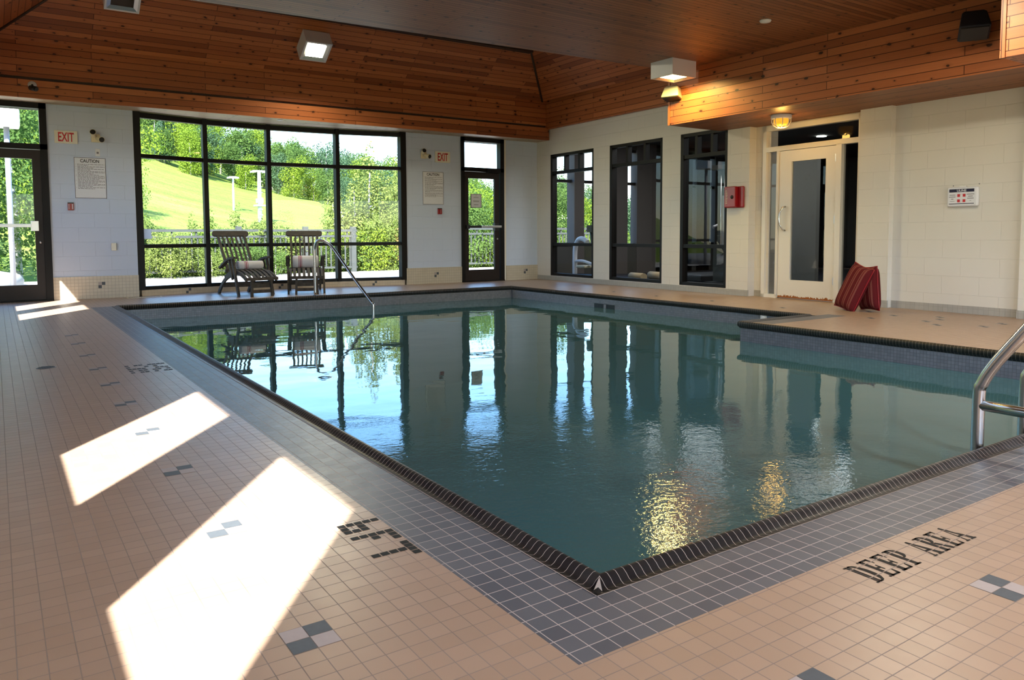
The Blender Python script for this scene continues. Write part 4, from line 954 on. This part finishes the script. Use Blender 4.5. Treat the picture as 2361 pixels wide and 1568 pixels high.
# ------------------------------------------------------------------ striped cushions
def cushion(loc, fwd, lean, tw, label, L_=.55, W_=.33, D_=.075):
    """local x = width (stripes run along local z), leaning sideways by lean"""
    m = MB(); n = 14
    def P(i, j, sgn):
        u, v = i/n*2-1, j/n*2-1; e = (1-abs(u)**4)*(1-abs(v)**4); pin = 1-.07*(abs(u)*abs(v))**.5*0-.06*(1-abs(u)**2)*abs(v)**6-.0
        x = W_/2*u*(1-.05*(1-abs(v)**2)*abs(u)**4); z = L_/2*v*(1-.06*(1-abs(u)**2)*abs(v)**4)
        return (x, sgn*D_*max(e, 0)**.5, z+L_/2)
    for sgn in (-1, 1):
        for i in range(n):
            for j in range(n):
                q = [P(i, j, sgn), P(i+1, j, sgn), P(i+1, j+1, sgn), P(i, j+1, sgn)]; m.face(q if sgn < 0 else q[::-1], smooth=True)
    o = m.build('floor_cushion', M['stripes'], loc=loc)
    f = Vector(fwd).normalized()                                     # direction the face looks (local -y)
    ax_y = -f; ax_z = (Vector((0, 0, 1))*math.cos(lean[0])+Vector(lean[1]).normalized()*math.sin(lean[0])); ax_z = (ax_z-ax_y*0).normalized()
    ax_x = ax_y.cross(ax_z).normalized(); ax_y = ax_z.cross(ax_x)
    o.rotation_euler = Matrix((ax_x, ax_y, ax_z)).transposed().to_euler()
    mw = MB(); pts = [P(i, 0, 0) for i in range(n+1)]+[P(n, j, 0) for j in range(1, n+1)]+[P(n-i, n, 0) for i in range(1, n+1)]+[P(0, n-j, 0) for j in range(1, n+1)]
    pts = [(p[0], 0, p[2]) for p in pts]; mw.tube(pts, .006, 6, caps=False); w = mw.build('piping', M['redbox'], o); tag(w, label='dark red corded edge')
    tag(o, label, 'cushion', 'striped floor cushions by the white door'); return o
cushion((6.84, 3.70, .005), (-.93, .36, 0), (.40, (.55, -.83, 0)), 0, 'red striped cushion slumped against the other one, nearer the white door')
cushion((7.05, 3.50, .005), (-.93, .36, 0), (.07, (-.4, .9, 0)), 0, 'red striped cushion standing upright at the pilaster, right of the slumped one', L_=.50, W_=.31)

# ------------------------------------------------------------------ fitness room behind the right-hand windows
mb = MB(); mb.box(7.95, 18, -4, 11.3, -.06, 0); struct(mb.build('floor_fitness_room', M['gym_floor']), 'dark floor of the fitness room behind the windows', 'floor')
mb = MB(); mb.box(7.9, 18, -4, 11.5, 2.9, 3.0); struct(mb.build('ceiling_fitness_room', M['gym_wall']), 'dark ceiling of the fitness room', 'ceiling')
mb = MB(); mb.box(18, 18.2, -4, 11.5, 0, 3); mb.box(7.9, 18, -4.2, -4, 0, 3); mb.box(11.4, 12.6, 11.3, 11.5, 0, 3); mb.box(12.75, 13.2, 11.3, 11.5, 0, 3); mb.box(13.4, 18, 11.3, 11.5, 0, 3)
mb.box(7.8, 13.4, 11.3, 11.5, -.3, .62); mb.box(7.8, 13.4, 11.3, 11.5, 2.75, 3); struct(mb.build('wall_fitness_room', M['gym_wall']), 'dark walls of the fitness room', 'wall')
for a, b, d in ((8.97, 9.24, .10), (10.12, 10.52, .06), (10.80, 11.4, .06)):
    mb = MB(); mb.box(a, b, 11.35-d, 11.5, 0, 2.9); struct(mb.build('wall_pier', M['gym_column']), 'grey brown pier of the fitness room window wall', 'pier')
f_ = MB()
for z in (.64, 2.0, 2.72): f_.box(7.8, 13.4, 11.34, 11.42, z-.03, z+.03)
f_.box(7.8, 7.9, 11.3, 11.4, 0, 3)
struct(f_.build('window_5', M['frame']), 'dark window bars of the fitness room outer wall', 'window')
mb = MB(rw); mb.box(2.5, 3.85, 3.4, 3.5, 0, 2.35); struct(mb.build('wall_corridor', M['corridor']), 'grey inner wall seen through the white door', 'wall')
L = bpy.data.lights.new('fitness_room_fill', 'AREA'); L.size = 2.2; L.energy = 40; o = bpy.data.objects.new('fitness_room_fill', L); C.objects.link(o); o.location = (10.5, 5.2, 2.88)
o = bpy.data.objects.new('fitness_room_fill', L); C.objects.link(o); o.location = (9.2, 8.4, 2.88)  # both are fill lights without fittings, added to brighten the fitness room
# pale exercise machine
n0 = .95; ex = tag(empty('exercise_machine', rw(.15, n0, 0), (0, 0, RA)), 'pale framed exercise machine behind the tall window nearest the corner', 'exercise machine')
G = M['lamp_white']; m = MB(); m.tube(smooth_path([(-.17, 0, 0), (-.17, 0, .35), (-.15, .0, .62), (-.06, 0, .76), (.08, 0, .79), (.25, .0, .72)], 4), .05, 12); m.build('upright', G, ex)
m = MB(); m.tube(smooth_path([(-.15, 0, .33), (.1, 0, .34), (.4, .02, .27), (.62, .05, .16)], 4), .03, 10); m.build('main_beam', G, ex)
m = MB(); m.box(.02, .30, -.12, .12, .20, .26); m.build('seat_pad', M['cream'], ex, bevel=.02)
m = MB(); m.box(-.3, .7, -.25, .25, 0, .07); m.build('base', M['black'], ex, bevel=.02)
m = MB(); m.tube([(.42, 0, .1), (.42, 0, .62), (.38, -.02, .95)], .03, 10); m.box(.28, .48, -.05, .03, .92, 1.06); m.build('console', M['black'], ex)
for k, (s, n1) in enumerate(((1.40, 1.22), (1.30, 1.80))):
    rt = tag(empty('foam_roller', rw(s, n1, .075), (0, 0, RA)), ('tan red-ended foam roller behind the middle window, the one lying in front', 'tan red-ended foam roller behind the middle window, the one lying farther in')[k], 'foam roller', 'foam rollers on the fitness room floor')
    m = MB(); m.tube([(0, 0, 0), (.42, -.06, 0)], .075, 20); m.build('roll', M['tan_foam'], rt)
    m = MB(); m.tube([(-.004, 0, 0), (.002, 0, 0)], .055, 16); m.build('red_end', M['red'], rt)
cm = tag(empty('cable_machine', rw(3.76, 1.1, 0), (0, 0, RA)), 'cable exercise machine with two bright chrome rods behind the window by the red box', 'exercise machine')
for x in (-.03, .045): m = MB(); m.tube([(x, 0, .1), (x, 0, 1.83)], .012, 10); m.build('guide_rod', M['chrome'], cm)
m = MB(); m.box(-.13, .15, -.07, .07, .1, .66); m.build('weight_stack', M['black'], cm)
m = MB(); m.box(-.2, .22, -.2, .2, 0, .09); m.box(-.2, .22, .10, .18, .05, 2.0); m.box(-.2, .22, -.05, .18, 1.92, 2.0); m.build('frame', M['black'], cm)
m = MB(); m.box(-.02, .04, -.003, .003, .66, 1.5); m.build('cable', M['pole_grey'], cm)
tr = tag(empty('treadmill', rw(2.9, 1.9, 0), (0, 0, RA)), 'dark treadmill in the fitness room shadow', 'treadmill')
m = MB(); m.box(-.4, .4, -.8, .8, .06, .18); m.build('deck', M['black'], tr, bevel=.02)
for x in (-.36, .36): m = MB(); m.tube([(x, .6, .15), (x, .75, 1.15), (x, .3, 1.0)], .03, 8); m.build('handrail', M['pole_grey'], tr)
m = MB(); m.box(-.36, .36, .68, .78, 1.0, 1.25); m.build('console', M['black'], tr)
dl = MB(); dl.lathe([(0, 0), (.09, 0), (.1, -.006), (0, -.006)], 24, c=rw(2.42, 5.5, 2.89)); o = dl.build('downlight', M['downlight']); tag(o, 'round lit downlight seen through the transom over the white door', 'light')
# ------------------------------------------------------------------ outdoors: terrace, railing, shrubs, hill, forest, lift towers
mb = MB(); mb.box(-12, 7.5, 11.0, 17.4, -.16, -.06); mb.box(7.5, 22, 11.52, 17.4, -.16, -.06); struct(mb.build('terrace', M['stone']), 'sunlit paved terrace outside the bow window', 'terrace')
def railing(x0, x1, y, zt, label, posts):
    root = tag(empty('terrace_railing', (x0, y, -.06)), label, 'railing'); W = M['rail_grey']; L_ = x1-x0; b = .06
    m = MB(); m.box(0, L_, -.045, .045, zt-.06+b, zt+b); m.build('top_rail', W, root)
    m = MB(); m.box(0, L_, -.03, .03, zt-.20+b, zt-.145+b); m.build('middle_rail', W, root)
    m = MB(); m.box(0, L_, -.03, .03, .10, .15); m.build('bottom_rail', W, root)
    for x in posts: m = MB(); m.box(x-x0-.06, x-x0+.06, -.06, .06, 0, zt+.13); m.build('post', W, root)
    n = int(L_/.125); proto = None
    for k in range(n):
        x = (k+.5)*L_/n
        if proto is None: m = MB(); m.box(-.014, .014, -.014, .014, .12, zt-.16+b); proto = m.build('baluster', W, root); proto.location.x = x
        else: o = proto.copy(); C.objects.link(o); o.parent = root; o.location.x = x
    n = int(L_/.5); proto = None
    for k in range(n):
        x = (k+.5)*L_/n
        if proto is None: m = MB(); m.box(-.016, .016, -.016, .016, zt-.15+b, zt-.05+b); proto = m.build('spacer', W, root); proto.location.x = x
        else: o = proto.copy(); C.objects.link(o); o.parent = root; o.location.x = x
railing(.84, 6.57, 17.2, 1.03, 'weathered grey baluster railing across the terrace behind the bow window', (1.39, 3.61, 5.22, 6.47))
railing(7.93, 15.5, 17.2, 1.08, 'weathered baluster railing seen through the narrow exit door', (8.0, 11.4, 15.1))

def blob_tree(seed, blobs, nleaf, size, mat, trunk, name_f='foliage'):
    """leaf-card foliage over a set of ellipsoid clumps, plus a tapering trunk: returns two meshes"""
    rr = random.Random(seed); V = []; F = []
    vol = [b[3]*b[4]*b[5] for b in blobs]; wts = [v**.67 for v in vol]
    for _ in range(nleaf):
        b = rr.choices(blobs, wts)[0]
        while True:
            d = Vector((rr.gauss(0, 1), rr.gauss(0, 1), rr.gauss(0, 1)))
            if d.length > .1: d.normalize(); break
        rad = rr.uniform(.62, 1.06); p = Vector((b[0]+d.x*b[3]*rad, b[1]+d.y*b[4]*rad, b[2]+d.z*b[5]*rad))
        nrm = (d+Vector((rr.gauss(0, .6), rr.gauss(0, .6), rr.gauss(.35, .5)))).normalized()
        t = nrm.cross(Vector((rr.gauss(0, 1), rr.gauss(0, 1), rr.gauss(0, 1)))).normalized(); u = nrm.cross(t); s = size*rr.uniform(.6, 1.25)
        i = len(V); V += [p-t*s*.5, p-u*s*.33+nrm*s*.06, p+t*s*.55, p+u*s*.33+nrm*s*.06]; F.append((i, i+1, i+2, i+3))
    me = bpy.data.meshes.new(name_f); me.from_pydata([tuple(v) for v in V], [], F); me.materials.append(mat); me.update()
    m = MB(); h, r = trunk; m.tube([(0, 0, -.3), (.02*h, 0, h*.5), (.0, .02*h, h)], [r, r*.75, r*.3], 7); to = m.build('trunk', M['bark']); tm = to.data; bpy.data.objects.remove(to)
    return me, tm
def plant(kind, loc, rz, sc, meshes, label, cat, group=None):
    root = tag(empty(kind, loc, (0, 0, rz)), label, cat, group); root.scale = (sc, sc, sc*R.uniform(.92, 1.1))
    for nm, me in (('foliage', meshes[0]), ('trunk', meshes[1])):
        o = bpy.data.objects.new(nm, me); C.objects.link(o); o.parent = root
    return root
def round_blobs(seed, h, w):
    rr = random.Random(seed); out = [(0, 0, h*.52, w*.40, w*.40, h*.40)]
    for k in range(13): a = rr.uniform(0, 6.28); q = rr.uniform(.14, .38)*w; out.append((q*math.cos(a), q*math.sin(a), h*rr.uniform(.14, .90), w*rr.uniform(.16, .26), w*rr.uniform(.16, .26), h*rr.uniform(.12, .2)))
    return out
TV = [blob_tree(100+k, round_blobs(k, 8.5, 5.0), 4200, .27, M[mt], (5.5, .16)) for k, mt in enumerate(('leaf_bright', 'leaf_bright', 'leaf_mid', 'leaf_mid', 'leaf_blue', 'leaf_blue'))]
def cone_blobs(seed, h, w):
    rr = random.Random(seed); out = []
    for k in range(11): z = h*(.12+.80*k/10); q = w*.5*(1-.86*k/10); a = rr.uniform(0, 6.28); out.append((q*.35*math.cos(a), q*.35*math.sin(a), z, q*.75, q*.75, h*.10))
    return out
CONE = [blob_tree(200+k, cone_blobs(k, 8., 3.4), 2200, .25, M['leaf_blue'], (7.4, .12)) for k in range(2)]
def shrub_blobs(seed, h, w):
    rr = random.Random(seed); out = [(0, 0, h*.45, w*.40, w*.40, h*.40)]
    for k in range(9): a = rr.uniform(0, 6.28); q = rr.uniform(.1, .38)*w; out.append((q*math.cos(a), q*math.sin(a), h*rr.uniform(.25, .88), w*.17, w*.17, h*rr.uniform(.12, .2)))
    return out
SV = [blob_tree(300+k, shrub_blobs(k, 1.5, 1.7), 3600, .06, M[mt], (1., .03)) for k, mt in enumerate(('leaf_olive', 'leaf_olive', 'leaf_mid', 'leaf_bright'))]
SC = [blob_tree(340+k, cone_blobs(k+5, 2.8, 1.9), 6000, .062, M['leaf_olive'], (2.2, .04)) for k in range(2)]
SR = blob_tree(360, shrub_blobs(31, 1.5, .9), 1800, .06, M['leaf_rust'], (1., .03))
NT = [blob_tree(380+k, round_blobs(k+20, 6.5, 5.), 14000, .115, M[mt], (4., .16)) for k, mt in enumerate(('leaf_bright', 'leaf_mid'))]

# hill: treeline height profile at 90 m and the ground built from it
ZT = [(-60, 17), (-10, 14.2), (4, 11.6), (12.16, 9.36), (16.1, 8.13), (19.1, 7.29), (22.1, 6.55), (25.1, 5.99), (30.2, 5.19), (34.4, 4.42), (38, 3.4), (45, 2.4), (60, 1.6), (90, 1.2), (400, 1.)]
def zt(x):
    for (a, za), (b, zb_) in zip(ZT, ZT[1:]):
        if x <= b: return za+(zb_-za)*max(0, (x-a))/(b-a)
    return 1.
def ground(x, y):
    xx = (x+1.18)*(90+1.38)/(y+1.38)-1.18 if y > 20 else x; t = zt(xx)
    if y <= 90:
        k = max(0., (y-20)/70.); return -1.9*(1-k)**1.2+t*k**1.12
    g = t*(y/90.)+.028*(y-90)
    if xx < 22: g += .10*(y-90)*min(1, (22-xx)/12)
    return g
V = []; F = []; nx, ny = 150, 120
ysl = [15.7+(175-15.7)*(j/(ny-1))**1.5 for j in range(ny)]
for j in range(ny):
    for i in range(nx):
        x = (-35+150*i/(nx-1))*(ysl[j]/90.*.9+.16); V.append((x, ysl[j], ground(x, ysl[j])))
for j in range(ny-1):
    for i in range(nx-1): a = j*nx+i; F.append((a, a+1, a+nx+1, a+nx))
me = bpy.data.meshes.new('hill'); me.from_pydata(V, [], F); me.materials.append(M['grass']); me.polygons.foreach_set('use_smooth', [True]*len(F)); me.update()
hill = bpy.data.objects.new('hill', me); C.objects.link(hill); struct(hill, 'sunny grass hillside sloping down to the right', 'hill')
mb = MB(); mb.box(-80, -2.5, -60, 17.6, -2.2, -2.0); mb.box(-30, 40, 17.42, 17.8, -2.6, -.2); struct(mb.build('ground_outside', M['grass']), 'lawn outside the building', 'lawn')

# forest
rf = random.Random(21)
FL = {'l': ('leafy forest tree on the upper hill above the grass, left bays of the bow window', 'forest trees above the grass on the left'),
      'm': ('leafy forest tree along the edge of the grass slope, middle of the bow window', 'forest trees at the foot of the grass slope'),
      'r': ('hazy forest tree on the low far ridge, seen right of the bow window middle', 'forest trees on the low ridge')}
def forest(y, xa, xb, step, sc, zone, deep):
    x = xa
    while x < xb:
        px_, py_ = x+rf.uniform(-.4, .4)*step, y+rf.uniform(-3, 3); xx = (px_+1.18)*(91.38)/(py_+1.38)-1.18
        w = [3, 3, 3, 3, 2, 2] if xx < 36 else [1, 1, 3, 3, 4, 4]  # more blue-green trees on the right ridge stand in for haze
        ms = rf.choices(TV, w)[0] if rf.random() > .1 else rf.choice(CONE)
        z = 'l' if xx < 22 else ('m' if xx < 38 else 'r')
        kind = 'conifer' if ms in CONE else 'leafy_tree'
        lb, gp = FL[z]
        if kind == 'conifer': lb, gp = lb.replace('leafy forest tree', 'dark conifer').replace('hazy forest tree', 'dark conifer'), 'conifers in the forest'
        plant(kind, (px_, py_, ground(px_, py_)-.3), rf.uniform(0, 6.28), sc*rf.uniform(.8, 1.15), ms, lb, 'tree', gp); x += step
for y, xa, xb, step, s_ in ((91.5, 4, 44, 3.3, .62), (95, 3, 50, 3.6, .78), (100, 3, 58, 3.9, .9), (107, 5, 70, 4.1, .95), (115, 6, 82, 4.4, 1.0), (124, 8, 96, 4.7, 1.05), (135, 12, 112, 5.2, 1.1), (148, 16, 130, 5.6, 1.2)):
    forest(y, xa, xb, step, s_, 0, 0)
# tree tops beyond the narrow door and the fitness room windows
for y, xa, xb, sc in ((46, 22, 50, .52), (62, 34, 74, .72)):
    x = xa
    while x < xb:
        px_ = x+rf.uniform(-1, 1); plant('leafy_tree', (px_, y+rf.uniform(-2, 2), ground(px_, y)-.4), rf.uniform(0, 6.28), sc*rf.uniform(.85, 1.15), TV[rf.choice((2, 3, 4, 5, 1))], 'mid-distance leafy tree behind the terrace railing, beyond the narrow exit door', 'tree', 'trees beyond the narrow exit door'); x += 3.1
# trees close to the wide exit door
for k, (x, y, s) in enumerate(((-3.4, 24, 1.0), (-.6, 27, 1.05), (2.2, 33, .95), (-5.6, 30, 1.1), (.7, 38, 1.1), (4.5, 46, .7))):
    plant('leafy_tree', (x, y, ground(x, y)-.5), k*1.7, s, NT[k % 2], 'bushy tree close outside the wide exit door on the left', 'tree', 'trees outside the wide exit door')
# shrubs behind the railing
rs = random.Random(5)
for k in range(40):
    x = -.1+k*.25+rs.uniform(-.11, .11); y = 17.6+rs.uniform(0, 1.); s = rs.uniform(.82, 1.12)
    if k % 3 == 0 and x < 5: y = 16.85+rs.uniform(-.12, .12); s = rs.uniform(.50, .74)
    if 5.0 < x < 6.5: s *= .72
    plant('shrub', (x, y, -.35 if y > 17.3 else -.12), rs.uniform(0, 6.28), s, SV[rs.choice((0, 0, 1, 1, 2, 3))], 'leafy shrub growing along the terrace railing', 'shrub', 'shrubs along the terrace railing')
for x, y, s in ((2.6, 19.3, .84), (3.2, 20., .94), (3.75, 19.5, .88), (4.8, 20.6, .82), (1.5, 19.6, .62), (5.9, 21, .56)):
    plant('shrub', (x+.4, y, -.9), x, s, SC[int(x*3) % 2], 'upright feathery shrub standing behind the row along the railing', 'shrub', 'upright shrubs behind the railing')
for x, y, s in ((7.02, 18.3, 1.15), (7.7, 18.9, 1.37), (8.32, 18.4, 1.0), (8.83, 19.2, 1.35), (6.68, 19.0, 1.02), (7.3, 17.6, .70), (8.03, 17.6, .79), (8.65, 17.7, .82)):
    plant('shrub', (x, y, -.35), x*2, s, SC[int(x*2) % 2], 'tall bright conifer-like shrub filling the right bay of the bow window', 'shrub', 'tall shrubs in the right bay of the window')
plant('dry_shrub', (8.12, 17.35, -.1), .3, 1.08, SR, 'dry orange-brown shrub at the right edge of the bow window', 'shrub')
for k in range(16):
    x = 9.4+k*.46; plant('shrub', (x, 17.6+rs.uniform(0, .9), -.4), k, rs.uniform(.75, 1.15), SV[k % 4], 'shrub behind the railing right of the narrow exit door', 'shrub', 'shrubs outside the fitness room')
for x, y, s in ((11.4, 20.7, .58), (12.5, 21.7, .6), (14, 22, .66), (10.8, 24, .55), (15.7, 21, .7)):
    plant('leafy_tree', (x, y, -1.2), x, s, NT[int(x) % 2], 'young bright tree outside the fitness room windows', 'tree', 'trees outside the fitness room')

for k in range(11):  # unseen trees added so the window reflections turn green
    x = -12+k*2.6+R.uniform(-.6, .6); plant('leafy_tree', (x, -15-R.uniform(0, 3), -2.1), k*1.3, .62, NT[k % 2], 'unseen tree added behind the building to green the window reflections', 'tree', 'added trees behind the building')
# lift towers
def tower(x, y, z0, z1, r, arm, label, lattice=False):
    root = tag(empty('lift_tower', (x, y, z0)), label, 'lift tower', 'white ski lift towers on the hill'); h = z1-z0; W = M['tower_white']
    m = MB(); m.tube([(0, 0, -.6), (0, 0, h)], [r, r*.7], 10); m.build('mast', W, root)
    m = MB(); m.bar((-arm, 0, h-.05), (arm, 0, h-.05), .12, .12); m.build('cross_arm', W, root)
    for s in (-1, 1): m = MB(); m.box(s*arm-.12, s*arm+.12, -.3, .3, h-.16, h-.04); m.build('sheave_bank', W, root)
    if lattice:
        m = MB()
        for k in range(9): m.box(-.16, .16, -.05-r, -.02-r, h*.1*k, h*.1*k+.05)
        m.build('ladder', W, root); m = MB(); m.box(-.36, .36, -.3, .3, h*.36, h*.39); m.box(-.22, .22, -.2, .2, h*.42, h*.5); m.build('platform', M['pole_grey'], root)
tower(14.33, 60, ground(14.33, 60), 5.45, .09, .26, 'slim white lift tower high on the grass, second bay of the bow window')
tower(14.62, 54, ground(14.62, 54)-.3, 5.5, .16, .42, 'larger white lift tower with a ladder and platform beside the window mullion', True)
tower(23.2, 60, ground(23.2, 60)-.5, 2.85, .10, .75, 'small white T-shaped lift tower just right of the third mullion')
tower(25.9, 60, ground(25.9, 60)-.5, 3.4, .10, .45, 'small white lift tower rising behind the tall shrubs')
# lamp post by the wide exit door
lp = tag(empty('lamp_post', (-.92, 15.0, -.1)), 'grey lamp post with a white box head outside the wide exit door', 'lamp post')
m = MB(); m.tube([(0, 0, 0), (0, 0, 2.92)], .045, 14); m.build('pole', M['pole_grey'], lp)
m = MB(); m.box(-.42, .20, -.25, .25, 2.92, 3.22); m.build('lamp_head', M['white'], lp, bevel=.02)
m = MB(); m.lathe([(0, 0), (.12, 0), (.12, .03), (.06, .06), (0, .06)], 16); m.build('base', M['pole_grey'], lp)
tk = MB(); tk.lathe([(1.0, 0), (1.02, .12), (.95, .22), (.6, .30), (0, .33)], 32); o = tk.build('round_cover', M['tank_cover'], loc=(-1.75, 15.9, -.06)); tag(o, 'pale round cover lying on the terrace outside the wide exit door', 'cover')

# ------------------------------------------------------------------ light and camera
SUN = Vector((.67, .93, -1.0)).normalized()
L = bpy.data.lights.new('sun', 'SUN'); L.energy = SUN_E; L.angle = math.radians(.53); L.color = (1, .97, .92)
o = bpy.data.objects.new('sun', L); C.objects.link(o); o.rotation_euler = SUN.to_track_quat('-Z', 'Y').to_euler()
w = bpy.data.worlds.new('sky'); bpy.context.scene.world = w; w.use_nodes = True; nt = w.node_tree
sk_ = nt.nodes.new('ShaderNodeTexSky'); sk_.sky_type = 'NISHITA'; sk_.sun_disc = False; sk_.sun_elevation = math.asin(-SUN.z); sk_.sun_rotation = math.atan2(-SUN.x, -SUN.y)
sk_.air_density = 1.0; sk_.dust_density = .3; sk_.ozone_density = 2.2; sk_.altitude = 200
nt.nodes['Background'].inputs[1].default_value = SKY_E; hs = nt.nodes.new('ShaderNodeHueSaturation'); hs.inputs['Saturation'].default_value = 1.18; nt.links.new(sk_.outputs[0], hs.inputs['Color']); nt.links.new(hs.outputs[0], nt.nodes['Background'].inputs[0])
cam = bpy.data.cameras.new('camera'); co = bpy.data.objects.new('camera', cam); C.objects.link(co)
F_, YAW, PIT, ROL = 1758.908, .5954, .0665, -.0041
f = Vector((math.sin(YAW)*math.cos(PIT), math.cos(YAW)*math.cos(PIT), -math.sin(PIT))); r0 = Vector((math.cos(YAW), -math.sin(YAW), 0)); u0 = r0.cross(f)
rt = r0*math.cos(ROL)+u0*math.sin(ROL); ut = u0*math.cos(ROL)-r0*math.sin(ROL)
m4 = Matrix((rt, ut, -f)).transposed().to_4x4(); m4.translation = (-1.1805, -1.3784, .8800); co.matrix_world = m4
cam.sensor_width = 36; cam.lens = 36*F_/2361; cam.shift_y = -126/2361; cam.clip_start = .02; cam.clip_end = 600
sc = bpy.context.scene; sc.camera = co
sc.view_settings.view_transform = 'Standard'; sc.view_settings.look = 'None'; sc.view_settings.gamma = 1; sc.view_settings.use_curve_mapping = False; sc.view_settings.exposure = EXPO
sc.cycles.max_bounces = 8; sc.cycles.diffuse_bounces = 4; sc.cycles.glossy_bounces = 4; sc.cycles.transparent_max_bounces = 16; sc.cycles.sample_clamp_indirect = 6; sc.cycles.caustics_reflective = False; sc.cycles.caustics_refractive = False
